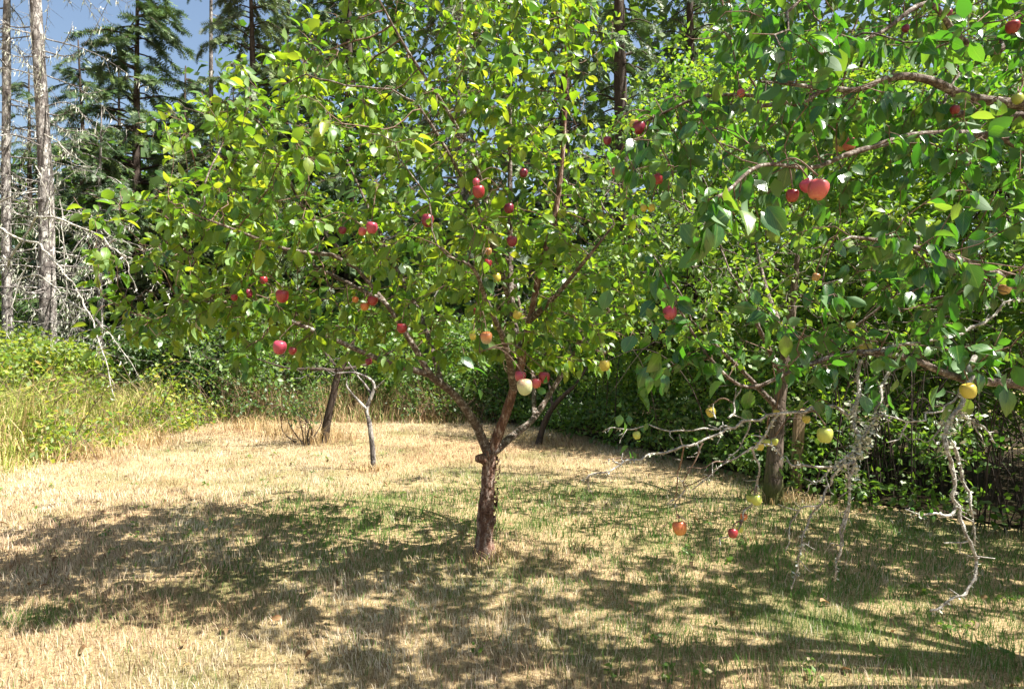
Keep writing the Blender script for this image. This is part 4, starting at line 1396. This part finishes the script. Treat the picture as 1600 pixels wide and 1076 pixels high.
small_tree('apple_tree', 'old apple tree with mossy straight trunk in front of the hedge beside a wooden stake', 'apple tree',
           [[(at(1208, 788, d), .10), (at(1208, 760, d), .086), (at(1210, 720, d), .080), (at(1213, 680, d), .076), (at(1217, 640, d), .072), (at(1222, 590, d), .065), (at(1230, 540, d), .05), (at(1240, 460, d), .035), (at(1250, 360, d), .015)],
            [(at(1217, 640, d), .034), (at(1170, 590, d - .3), .02), (at(1120, 540, d - .6), .012), (at(1080, 500, d - .7), .007)],
            [(at(1222, 590, d), .034), (at(1280, 550, d - .2), .02), (at(1350, 500, d - .4), .012), (at(1400, 460, d - .5), .008)],
            [(at(1230, 540, d), .04), (at(1200, 460, d + .6), .024), (at(1180, 380, d + .9), .010)],
            [(at(1222, 590, d), .03), (at(1180, 500, d - .9), .014), (at(1150, 440, d - 1.2), .008)]],
           [(460, at(1240, 440, d), (1.4, 1.4, .9)), (200, at(1110, 480, d - .2), (.9, 1.0, .6)), (300, (1.75, 6.3, 3.2), (1.3, 1.2, .7))], M['bark_moss'], M['bark_limb'], M['leaf_maple'], .066, 3.7, .13, .011, .012)

# wooden stake beside the mossy trunk
def make_stake():
    d_ = 6.55
    g = at(1242, 768, d_); g[2] = gz(g[0], g[1])
    mb = MB()
    top = at(1250, 640, d_)
    ax = [g + np.array([0, 0, -.1]), g + (top - g) * .5, top]
    for k in range(1):
        v = []
        for p, w in zip(ax, (.043, .043, .042)):
            v += [p + np.array([-w, -w, 0]), p + np.array([w, -w, 0]), p + np.array([w, w, 0]), p + np.array([-w, w, 0])]
        v.append(top + np.array([0, 0, .015]))
        q = []
        for r_ in (0, 4):
            for s in range(4):
                q.append((r_ + s, r_ + (s + 1) % 4, r_ + 4 + (s + 1) % 4, r_ + 4 + s))
        t = [(8 + s, 8 + (s + 1) % 4, 12) for s in range(4)]
        mb.add(np.array(v), q, t)
    o = mb.build('wooden_stake', M['stake'], org=g, smooth=False)
    tag(o, 'leaning square brown wooden stake behind the mossy trunk', 'stake')


make_stake()


# ------------------------------------------------------------------ shrubs, hedge and trees round the lawn
def clump_leaves(centres, rad, per, size, flat=.6, up=.7):
    n = len(centres) * per
    c = np.repeat(centres, per, 0)
    rr = np.repeat(np.broadcast_to(rad, (len(centres),)), per)[:, None]
    off = unit(R.normal(0, 1, (n, 3))) * rr * R.random((n, 1)) ** .5
    off[:, 2] *= flat
    pos = c + off
    ax = unit(off + R.normal(0, .06, (n, 3)) + np.array([0, 0, -.03]))
    nrm = unit(np.array([0, 0, up]) + R.normal(0, .5, (n, 3)))
    return pos, frames(ax, nrm), size * np.clip(R.normal(1, .25, n), .5, 1.6)


def shrub(name, label, cat, base, rad, height, n_clumps, per, lsize, leaf, bark, trunk_r=.03, zlow=.0, group=None, clump=.22, crown='foliage', stems=5):
    """Clumped crown on several stems."""
    g = np.array([base[0], base[1], gz(base[0], base[1])])
    root = thing(name, label, cat, g, group)
    c = g + np.array([0, 0, zlow + (height - zlow) * .5])
    cen = ellipsoid_pts(n_clumps, c, (rad, rad, (height - zlow) * .55), .35)
    cen = cen[cen[:, 2] > g[2] + .08]
    # hollows in the outline
    cen = cen[vnoise(cen * 1.1, int(base[0] * 7) % 50) > .3]
    mb = MB()
    for s in range(stems):
        tgt = cen[R.integers(0, len(cen))]
        a = R.uniform(0, 6.28)
        b = g + np.array([math.cos(a) * trunk_r * 2, math.sin(a) * trunk_r * 2, -.05])
        m = .5 * (b + tgt) + R.normal(0, .12, 3)
        q = smooth_path(np.array([b, m, tgt]), 5)
        tube(mb, q, np.linspace(trunk_r, trunk_r * .2, len(q)), 6, .1, 10)
        for _ in range(max(4, n_clumps // stems // 3)):
            t2_ = cen[R.integers(0, len(cen))]
            k = R.integers(len(q) // 3, len(q))
            if np.linalg.norm(t2_ - q[k]) > rad * 1.3:
                continue
            m2 = .5 * (q[k] + t2_) + R.normal(0, .08, 3)
            tube(mb, smooth_path(np.array([q[k], m2, t2_]), 3), np.linspace(trunk_r * .32, .004, 7), 4)
    mb.build('stems' if stems > 1 else 'trunk', bark, root)
    pos, rot, sz = clump_leaves(cen, clump, per, lsize)
    k = pos[:, 2] > g[2] + .01
    lf = MB()
    scatter(lf, pos[k], rot[k], sz[k], np.clip(R.beta(2, 2.2, k.sum()), 0, 1), TINY)
    lf.build(crown, leaf, root, kind='stuff')
    return root


def make_hedge():
    g = np.array([2.4, 7.3, 0.0])
    root = thing('bramble_hedge', 'dark sloping bramble hedge along the right side of the lawn', 'hedge', g)
    seg = np.diff(HEDGE, axis=0)
    ln = np.linalg.norm(seg, axis=1)
    cum = np.concatenate([[0], np.cumsum(ln)])

    def foot(n):
        s = R.random(n) * cum[-1]
        k = np.clip(np.searchsorted(cum, s) - 1, 0, len(seg) - 1)
        f = ((s - cum[k]) / ln[k])[:, None]
        p = HEDGE[k] + seg[k] * f
        nrm = np.stack([-seg[k][:, 1], seg[k][:, 0]], 1) / ln[k][:, None]      # points away from the lawn
        nrm = np.where((nrm[:, :1] > 0), nrm, -nrm)
        return p, nrm
    p, nr = foot(7000)
    back = R.random(len(p)) ** 1.2 * 2.6
    xy = p + nr * back[:, None]
    prof = .30 + 1.15 * back ** .9 + .5 * (n2(xy[:, 0], xy[:, 1], 1.2, 5) - .5)
    z = prof * (1 - .85 * R.random(len(p)) ** 1.7)
    cen = np.stack([xy[:, 0], xy[:, 1], z], 1)
    cen = cen[vnoise(cen * 1.6, 17) > .22 + .42 * np.clip((6.9 - cen[:, 1]) / 1.0, 0, 1) * (cen[:, 2] > .25)]
    pos, rot, sz = clump_leaves(cen, .17, 8, .066, .8, .6)
    hi = (pos[:, 2] > .5 + .5 * vnoise(pos * 1.3, 29)) & (pos[:, 1] > 6.3)
    k = (pos[:, 2] > .01) & ~hi
    lf = MB()
    scatter(lf, pos[k], rot[k], sz[k], np.clip(R.beta(1.8, 2.6, k.sum()), 0, 1), TINY)
    lf.build('leaves', M['leaf_hedge'], root, kind='stuff')
    lf = MB()
    scatter(lf, pos[hi], rot[hi], sz[hi], np.clip(R.beta(2, 2, hi.sum()), 0, 1), TINY)
    lf.build('sunlit_leaves', M['leaf_maple'], root, kind='stuff')  # higher hedge leaves use a lighter material that paints in sunlight
    mb = MB()
    p, nr = foot(850)
    for q, m_ in zip(p, nr):
        if q[1] > 6.4 and R.random() < .85:
            continue
        b = R.uniform(.02, 1.5)
        a = np.array([q[0] + m_[0] * b, q[1] + m_[1] * b, -.03])
        L_ = R.uniform(.7, 2.1)
        lean = np.array([-m_[0], -m_[1], 0]) * R.uniform(-.5, .75) + np.array([R.normal(0, .4), R.normal(0, .4), 0])
        pts = smooth_path(np.array([a, a + np.array([0, 0, L_ * .6]) + lean * .3, a + np.array([0, 0, L_ * .85]) + lean * .8, a + np.array([0, 0, L_ * R.uniform(.45, .95)]) + lean * 1.4]), 4)
        tube(mb, pts, np.linspace(R.uniform(.004, .009), .002, len(pts)), 4)
    mb.build('canes', M['bark_dark'], root, kind='stuff')


make_hedge()

# leafy trees behind the hedge
for px_, py_, d_, rad_, h_, nc, lab, lf_ in [
        (1090, 640, 10.6, 1.9, 6.2, 330, 'bright yellow green leafy tree behind the hedge, left of the mossy trunk', 'leaf_maple'),
        (1290, 640, 8.9, 1.7, 5.2, 300, 'bushy mid green tree behind the hedge above the wooden stake', 'leaf_maple'),
        (1500, 640, 7.6, 1.6, 4.8, 280, 'dark green bushy tree behind the hedge at the right', 'leaf_maple'),
        (960, 620, 12.6, 1.5, 3.4, 240, 'low green tree between the centre crown and the bright leafy tree', 'leaf_maple'),
        (1190, 640, 13.0, 2.2, 8.0, 300, 'tall leafy tree standing farther back behind the bright one', 'leaf_maple'),
        (1480, 640, 11.0, 2.2, 7.2, 280, 'tall leafy tree farther back behind the right dark bushy tree', 'leaf_shrub'),
        (1720, 640, 7.0, 1.6, 4.5, 220, 'leafy tree behind the hedge at the right edge', 'leaf_hedge')]:
    b_ = at(px_, py_, d_)
    shrub('leafy_tree', lab, 'tree', b_[:2], rad_, h_, int(nc * 1.4), 40, .088, M[lf_], M['bark_dark'], .055, .3, None, .34, 'crown', 3)

# shrubs behind the far edge
for px_, d_, rad_, h_, nc, lab, lf_ in [
        (255, 14.6, 1.2, 2.1, 130, 'green shrub behind the bleached branches at the left', 'leaf_shrub'),
        (345, 14.4, 1.3, 2.2, 150, 'bushy dark green shrub behind the leaning old fruit tree, left side', 'leaf_shrub'),
        (445, 14.2, 1.2, 1.9, 140, 'low shrub with bright leaves directly behind the leaning old fruit tree', 'leaf_hedge'),
        (560, 14.4, 1.2, 2.0, 140, 'rounded shrub behind the thin pale tree', 'leaf_hedge'),
        (665, 14.0, 1.3, 2.2, 160, 'dense green shrub seen under the left limb of the centre tree', 'leaf_hedge'),
        (765, 13.6, 1.2, 2.1, 150, 'dense green shrub seen behind the fork of the centre tree', 'leaf_hedge'),
        (860, 13.0, 1.1, 2.0, 140, 'dark shrub at the far end of the bramble hedge', 'leaf_hedge'),
        (120, 15.2, 1.4, 2.6, 150, 'feathery green shrub between the grey conifer trunks', 'leaf_shrub'),
        (22, 11.9, .75, 1.75, 90, 'sunny green brush hiding the foot of the leftmost grey trunk', 'leaf_bramble'),
        (92, 11.6, .7, 1.6, 90, 'sunny green brush hiding the foot of the stout grey trunk', 'leaf_bramble'),
        (-20, 14.0, 1.3, 2.6, 120, 'green shrub at the left edge behind the first grey trunk', 'leaf_shrub')]:
    b_ = at(px_, 600, d_)
    shrub('shrub', lab, 'shrub', b_[:2], rad_, h_, nc, 42, .085, M[lf_], M['bark_dark'], .02, .05, 'shrubs behind the lawn', .26, 'foliage', 6)

# basal shoots beside the leaning tree
b_ = gnd(478, 694)
shrub('twiggy_shrub', 'thin dark stemmed shrub beside the foot of the leaning old fruit tree', 'shrub', b_[:2], .35, .95, 26, 14, .05, M['leaf_shrub'], M['bark_dark'], .012, .35, None, .12, 'foliage', 9)


def make_bramble():
    g = np.array([-6.6, 9.3, 0.0])
    root = thing('bramble_patch', 'sunny yellow green bramble growing through the tall grass at the left', 'bramble', g)
    n = 1400
    x = R.uniform(-9.5, -5.6, n); y = R.uniform(7.6, 12.8, n)
    z = np.clip((-5.6 - x) / 1.2, .1, 1) * R.uniform(.2, 1.6, n)
    cen = np.stack([x, y, z], 1)[n2(x, y, .9, 91) > .42]
    pos, rot, sz = clump_leaves(cen, .2, 11, .075, .7, .7)
    lf = MB(); k = pos[:, 2] > .02
    scatter(lf, pos[k], rot[k], sz[k], R.random(k.sum()), TINY)
    lf.build('leaves', M['leaf_bramble'], root, kind='stuff')
    mb = MB()
    for c in cen[::3]:
        b = np.array([c[0] + R.normal(0, .25), c[1] + R.normal(0, .25), -.02])
        tube(mb, smooth_path(np.array([b, .5 * (b + c) + np.array([0, 0, .3]), c]), 4), np.linspace(.006, .002, 9), 4)
    for s in range(14):
        a = np.array([R.uniform(-8.5, -6), R.uniform(8, 11), -.02])
        e = a + np.array([R.uniform(.6, 2.0), R.normal(0, .4), R.uniform(.2, .9)])
        tube(mb, smooth_path(np.array([a, .5 * (a + e) + np.array([0, 0, .8]), e]), 5), np.linspace(.007, .002, 11), 4)
    mb.build('canes', M['twig'], root, kind='stuff')
    g = np.array([-2.6, 12.6, 0.0])
    root = thing('bramble_patch', 'low rough brambles along the far edge of the lawn behind the small trees', 'bramble', g)
    n = 420
    x = R.uniform(-6, .4, n); y = 12.25 + R.random(n) ** 1.3 * 1.3
    z = np.clip((y - 11.9) / .9, .1, 1) * R.uniform(.1, 1.15, n)
    cen = np.stack([x, y, z], 1)[n2(x, y, 1.1, 93) > .40]
    pos, rot, sz = clump_leaves(cen, .2, 11, .07, .7, .7)
    lf = MB(); k = pos[:, 2] > .02
    scatter(lf, pos[k], rot[k], sz[k], np.clip(R.random(k.sum()) * 1.05, 0, 1), TINY)
    lf.build('leaves', M['leaf_shrub'], root, kind='stuff')
    mb = MB()
    for c in cen[::2]:
        b = np.array([c[0] + R.normal(0, .2), c[1] + R.normal(0, .1), -.02])
        tube(mb, smooth_path(np.array([b, .5 * (b + c) + np.array([R.normal(0, .15), 0, .25]), c + [0, -.1, R.normal(0, .15)]]), 4), np.linspace(.007, .002, 9), 4)
    mb.build('canes', M['twig'], root, kind='stuff')


make_bramble()


# ------------------------------------------------------------------ conifers
def conifer(name, label, px, d, height, trunk_r, z0, length, needles, lean=(0, 0), bare_from=None, dens=1.0, bark='bark_dark', droop=.35, gap=.55, group=None, dead=14, sz=.30, lich=False, top_taper=.75):
    g = at(px, 600, d); g[2] = gz(g[0], g[1])
    root = thing(name, label, 'conifer', g, group)
    top = g + np.array([lean[0], lean[1], height])
    pts = smooth_path(np.array([g + [0, 0, -.1], g + (top - g) * .33 + R.normal(0, .05, 3) * [1, 1, 0], g + (top - g) * .66 + R.normal(0, .05, 3) * [1, 1, 0], top]), 6)
    rad = np.interp(np.linspace(0, 1, len(pts)), [0, .05, .6, 1], [trunk_r * 1.3, trunk_r, trunk_r * .65, trunk_r * .15])
    mb = MB(); tube(mb, pts, rad, 12, .12, 7)
    mb.build('trunk', M[bark], root)
    wood, lichm = MB(), MB()
    P_, Rr, S_ = [], [], []

    def on_trunk(z):
        f = np.clip((z - g[2]) / height, 0, 1)
        k = f * (len(pts) - 1)
        i = min(int(k), len(pts) - 2)
        return pts[i] + (pts[i + 1] - pts[i]) * (k - i)
    sz = sz * .8
    z = z0
    while z < height * .97:
        f = (z - z0) / max(height - z0, .1)
        L0 = length * (1 - top_taper * f)
        for b in range(R.integers(3, 6)):
            a = R.uniform(0, 6.28)
            L_ = L0 * R.uniform(.55, 1.1)
            o = np.array([math.cos(a), math.sin(a), 0])
            s = on_trunk(z + R.uniform(-.1, .1))
            tl_ = R.normal(.04, .20) * L_
            q = smooth_path(np.array([s, s + o * L_ * .4 + [0, 0, .04 * L_ + .5 * tl_], s + o * L_ * .75 - [0, 0, droop * L_ * .25 - tl_], s + o * L_ - [0, 0, droop * L_ * .6 - tl_]]), 4)
            tube(wood, q, np.linspace(.012 + .010 * L_, .004, len(q)), 4)
            n = int(dens * L_ * 16) + 3
            t = R.uniform(.18, 1, n)
            k = t * (len(q) - 1)
            i = np.minimum(k.astype(int), len(q) - 2)
            p = q[i] + (q[i + 1] - q[i]) * (k - i)[:, None]
            tan = unit(q[i + 1] - q[i])
            side = np.cross(tan, [0, 0, 1.0]) * R.choice([-1, 1], n)[:, None]
            ax = unit(tan * .75 + side * R.uniform(.2, 1.1, (n, 1)) + np.array([0, 0, -.28 * droop / .35]) + R.normal(0, .28, (n, 3)))
            P_.append(p); Rr.append(frames(ax, unit(np.array([0, 0, 1.0]) + R.normal(0, .6, (n, 3))))); S_.append(sz * R.uniform(.6, 1.3, n) * (1 - .35 * t))
        z += gap * R.uniform(.45, 1.0)
    # dead lower branches
    zl = bare_from if bare_from is not None else .8
    for _ in range(dead):
        a = R.uniform(0, 6.28)
        zz = R.uniform(zl, max(zl + .5, z0 + 1.5))
        s = on_trunk(zz)
        L_ = length * R.uniform(.35, .95)
        o = np.array([math.cos(a), math.sin(a), 0])
        q = smooth_path(np.array([s, s + o * L_ * .5 + [0, 0, -.04], s + o * L_ - [0, 0, (R.uniform(.05, .5) if R.random() < .6 else R.uniform(-.9, -.1)) * L_]]), 5)
        tube(wood, q, np.linspace(.016, .003, len(q)), 4)
        for k in range(2, len(q)):
            for _2 in range(2):
                dv = unit(o * .6 + R.normal(0, .6, 3) + [0, 0, -.3])
                tube(wood, np.array([q[k], q[k] + dv * R.uniform(.1, .4)]), [.005, .002], 3)
        if lich:
            for k in range(3, len(q)):
                for _2 in range(3):
                    c = q[k] + R.normal(0, .03, 3)
                    l_ = R.uniform(.04, .16)
                    v = np.array([c, c + [R.normal(0, .02), R.normal(0, .02), -l_], c + [R.uniform(.008, .02), 0, -l_ * .4]])
                    lichm.add(v, None, [(0, 1, 2)], tint=R.random())
    wood.build('branches', M[bark], root, kind='stuff')
    if P_:
        P_, Rr, S_ = np.concatenate(P_), np.concatenate(Rr), np.concatenate(S_)
        nd = MB()
        scatter(nd, P_, Rr, S_, np.clip(R.beta(2, 2.2, len(P_)), 0, 1), SPRAY)
        nd.build('needles', M[needles], root, kind='stuff')
    if lich:
        lichm.build('lichen', M['lichen'], root, kind='stuff', smooth=False)
    return root


conifer('conifer', 'grey conifer trunk at the left edge with bare lichen hung branches', 14, 13.0, 13, .105, 9.2, 1.8, 'needle', (.0, 0), 1.5, .8, 'bark_grey', .35, .6, None, 60, .3, True)
conifer('conifer', 'stout grey conifer trunk with scaly bark, second from the left', 76, 12.4, 14, .15, 9.0, 2.0, 'needle', (-.38, 0), 1.5, .8, 'bark_grey', .4, .6, None, 80, .3, True)
conifer('fir', 'dark green fir against the blue sky right of the stout grey trunk', 215, 17.0, 11.5, .15, 3.2, 3.4, 'needle', (0, 0), 1.2, 1.5, 'bark_dark', .4, .34, None, 18, .5)
conifer('conifer', 'slim pale trunk under the fir with thin lower branches', 157, 14.8, 7.0, .075, 3.6, 1.5, 'needle', (-.1, .2), 1.2, .9, 'bark_grey', .45, .45, None, 14, .34)
conifer('conifer', 'tall thin straight trunk with almost no branches against the sky', 330, 18.0, 15, .085, 11.5, 1.2, 'needle', (.02, 0), 4, .8, 'bark_grey', .3, .6, None, 16, .3)
conifer('conifer', 'mid green drooping conifer right of the tall thin trunk', 400, 17.0, 12.5, .15, 1.6, 3.4, 'needle_pale', (-.2, 0), 1.0, 1.7, 'bark_dark', .6, .40, None, 16, .44)
conifer('conifer', 'dark conifer behind the top left of the centre tree', 545, 18.5, 14.5, .2, 2.4, 3.2, 'needle', (0, 0), 1.0, .75, 'bark_dark', .5, .42, None, 16, .5)
conifer('conifer', 'grey green conifer with lichen laced drooping branches behind the centre crown', 720, 17.5, 14.5, .2, 2.4, 3.1, 'needle_pale', (0, 0), 1.0, .9, 'bark_grey', .7, .42, None, 34, .46, True)
conifer('conifer', 'dark conifer behind the right top of the centre crown', 880, 17.5, 14.5, .19, 2.2, 2.8, 'needle', (0, 0), 1.0, .75, 'bark_dark', .6, .42, None, 16, .46)
conifer('conifer', 'dark straight conifer trunk right of the centre crown top', 968, 15.8, 15, .22, 3.0, 2.2, 'needle', (0, 0), 1.0, .9, 'bark_dark', .6, .5, None, 22, .42)
conifer('conifer', 'dark conifer standing behind the bright leafy tree', 1075, 18.0, 15, .2, 2.5, 2.9, 'needle', (0, 0), 1.0, .8, 'bark_dark', .6, .45, None, 10, .48)
conifer('conifer', 'small young conifer behind the shrubs at the left', 268, 16.0, 5.2, .07, .5, 1.6, 'needle_pale', (0, 0), .5, 1.2, 'bark_dark', .3, .3, None, 4, .34)
conifer('conifer', 'low dark conifer between the drooping one and the dark one', 470, 20.0, 8.2, .14, .8, 2.6, 'needle', (0, 0), .6, 1.1, 'bark_dark', .4, .42, None, 8, .5)
conifer('conifer', 'low dark young conifer behind the two grey trunks', 108, 18.0, 5.6, .1, .5, 2.2, 'needle', (0, 0), .5, 1.1, 'bark_dark', .4, .36, None, 4, .44)

conifer('conifer', 'full green conifer close behind the left side of the centre crown', 385, 15.5, 7.6, .1, .6, 1.9, 'needle_pale', (0, 0), .6, 1.5, 'bark_dark', .5, .34, None, 20, .36)
conifer('conifer', 'dark green conifer between the stout grey trunk and the tall fir', 122, 19.5, 10.8, .12, 1.0, 2.0, 'needle', (0, 0), .6, 1.2, 'bark_dark', .45, .42, None, 24, .44)
conifer('conifer', 'shadowy conifer behind the tall thin trunk', 290, 20.0, 10.2, .13, .8, 2.7, 'needle', (0, 0), .6, 1.2, 'bark_dark', .45, .42, None, 10, .46)

conifer('conifer', 'dark conifer seen between the two grey trunks', 45, 21.0, 10.5, .12, 1.0, 2.1, 'needle', (0, 0), .6, 1.1, 'bark_dark', .45, .42, None, 24, .46)
conifer('conifer', 'dim conifer right behind the tall fir', 185, 21.5, 11.0, .12, 1.0, 2.6, 'needle_pale', (0, 0), .6, 1.1, 'bark_dark', .45, .42, None, 10, .46)
conifer('conifer', 'dark conifer filling the gap right of the drooping conifer', 452, 19.5, 12.5, .14, 1.0, 2.7, 'needle', (0, 0), .6, 1.2, 'bark_dark', .5, .42, None, 12, .46)


# bleached dead tops lying against the grey trunks
def make_dead():
    g = np.array([-6.7, 10.9, 0.0])
    root = thing('fallen_dead_tree', 'bleached dead limbs draped with pale lichen leaning against the grey trunks', 'dead tree', g)
    D = 10.8
    lines = [
        ([(10, 420, .6), (52, 346, .3), (66, 340, 0), (92, 341, 0), (150, 368, -.1), (188, 395, -.2), (215, 412, -.3), (255, 455, -.3), (285, 500, -.4), (300, 560, -.4)], .022),
        ([(-30, 340, .8), (0, 316, .8), (30, 303, .8), (58, 293, .9)], .02),
        ([(-10, 350, .6), (25, 372, .4), (62, 384, .2), (92, 420, 0), (122, 455, 0), (140, 490, -.2), (165, 560, -.3), (180, 620, -.4)], .024),
        ([(20, 440, .5), (60, 430, .4), (96, 460, .1), (132, 484, 0), (182, 533, -.2), (215, 590, -.2)], .017),
        ([(96, 310, .3), (98, 352, .2), (100, 420, 0), (103, 470, 0), (86, 500, 0), (80, 548, 0)], .010),
        ([(162, 374, 0), (132, 420, 0), (112, 434, 0)], .009),
        ([(190, 397, -.2), (206, 430, -.2), (216, 452, -.2)], .009),
        ([(108, 393, 0), (140, 418, 0), (176, 442, 0)], .008),
        ([(55, 260, .6), (75, 300, .5), (85, 350, .4), (112, 410, .2)], .010),
        ([(70, 210, .9), (110, 240, .8), (140, 262, .8)], .012),
        ([(120, 330, 0), (150, 350, 0), (185, 375, 0), (230, 390, 0)], .008),
        ([(45, 400, .3), (28, 450, .3), (12, 500, .2), (5, 560, .1)], .012),
        ([(240, 440, -.2), (235, 470, -.2), (245, 520, -.2)], .007),
    ]
    lich, tw = MB(), MB()
    for pl, rr in lines:
        q = smooth_path(np.array([at(x, y, D + dd) for x, y, dd in pl]), 5)
        q += (vnoise(q * 6, 7)[:, None] - .5) * .06
        mb = MB(); tube(mb, q, np.linspace(rr, rr * .3, len(q)), 6, .2, 20)
        mb.build('branch', M['dead'], root)
        ln = np.linalg.norm(np.diff(q, axis=0), axis=1).sum()
        for _ in range(int(ln * 6)):
            k = R.integers(1, len(q))
            dv = unit(unit(q[k] - q[k - 1]) * .7 + R.normal(0, .6, 3) + [0, 0, -.25])
            e = q[k] + dv * R.uniform(.1, .45)
            tube(tw, np.array([q[k], .5 * (q[k] + e) + R.normal(0, .02, 3), e]), [.004, .003, .0015], 3)
        for _ in range(int(ln * 20)):
            k = R.integers(0, len(q))
            c = q[k] + R.normal(0, .045, 3)
            l_ = R.uniform(.02, .09)
            v = np.array([c, c + [R.normal(0, .03), R.normal(0, .03), -l_], c + [R.uniform(.004, .012), 0, -l_ * .4]])
            lich.add(v, None, [(0, 1, 2)], tint=R.random())
    tw.build('twigs', M['dead'], root, kind='stuff')
    lich.build('lichen', M['lichen'], root, kind='stuff', smooth=False)


make_dead()


# the wood behind everything: reads as one mass
def make_woods():
    n = 5400
    x = R.uniform(-24, 24, n)
    y = R.uniform(20.5, 27, n)
    hmax = np.interp(x, [-26, -15, -11, -9.0, -4, 0, 26], [6.5, 8.0, 8.6, 11.0, 18, 21, 21]) + 2.2 * (n2(x, y, .5, 95) - .5)
    z = R.random(n) * hmax
    cen = np.stack([x, y, z], 1)
    cen2 = np.stack([R.uniform(-15, 15, 1100), R.uniform(15.5, 20, 1100), R.random(1100) ** 1.1 * 5.2], 1)
    cen2 = cen2[(cen2[:, 0] < .55 * cen2[:, 1])]
    pos, rot, sz = clump_leaves(np.concatenate([cen, cen2]), .62, 9, .40, .8, .6)
    mb = MB()
    k = pos[:, 2] > 0
    scatter(mb, pos[k], rot[k], sz[k], R.beta(1.7, 3, k.sum()), TINY)
    o = mb.build('woodland', M['leaf_shrub'], kind='stuff')
    o['label'] = 'dark mass of woodland far behind the conifers'
    o['category'] = 'woodland'


make_woods()


# a few fallen leaves and twigs on the lawn
def make_litter():
    n = 420
    y = np.sqrt(R.random(n) * (10 ** 2 - 2.4 ** 2) + 2.4 ** 2)
    x = R.uniform(-1, 1, n) * .82 * y
    k = (x < hedge_x(y)) & (x > -5.6)
    x, y = x[k], y[k]
    n = len(x)
    pos = np.stack([x, y, ground_z(x, y) + R.uniform(.02, .045, n)], 1)
    rot = frames(unit(R.normal(0, 1, (n, 3)) * [1, 1, .25]), unit(np.array([0, 0, 1.0]) + R.normal(0, .4, (n, 3))))
    mb = MB()
    scatter(mb, pos, rot, R.uniform(.025, .06, n), R.random(n), [leaf_template(.55, .5, .5, .03), leaf_template(.6, .8, .8, .04)])
    m = leaf_mat('fallen_leaf', [(0, (.12, .06, .03)), (.6, (.26, .13, .06)), (1, (.38, .25, .1))], (.2, .12, .07), [(0, (.2, .1, .04)), (1, (.35, .2, .08))], .2, .7)
    n = 260
    y = np.sqrt(R.random(n) * (9 ** 2 - 2.6 ** 2) + 2.6 ** 2)
    x = R.uniform(-.8, .8, n) * y
    k = (x < hedge_x(y) - .1) & (x > -5.4) & (n2(x, y, .8, 44) > .45)
    cen = np.stack([x[k], y[k], ground_z(x[k], y[k]) + .02], 1)
    p_, r_, s_ = clump_leaves(cen, .05, 9, .034, .35, 1.2)
    wb = MB(); scatter(wb, p_, r_, s_, R.random(len(p_)), TINY)
    w = wb.build('lawn_weeds', M['leaf_hedge'], kind='stuff')
    w['label'] = 'small green broad leaved weeds dotted through the dry lawn'
    w['category'] = 'weeds'
    o = mb.build('fallen_leaves', m, kind='stuff')
    o['label'] = 'scattered dry brown leaves on the lawn'
    o['category'] = 'leaves'


make_litter()
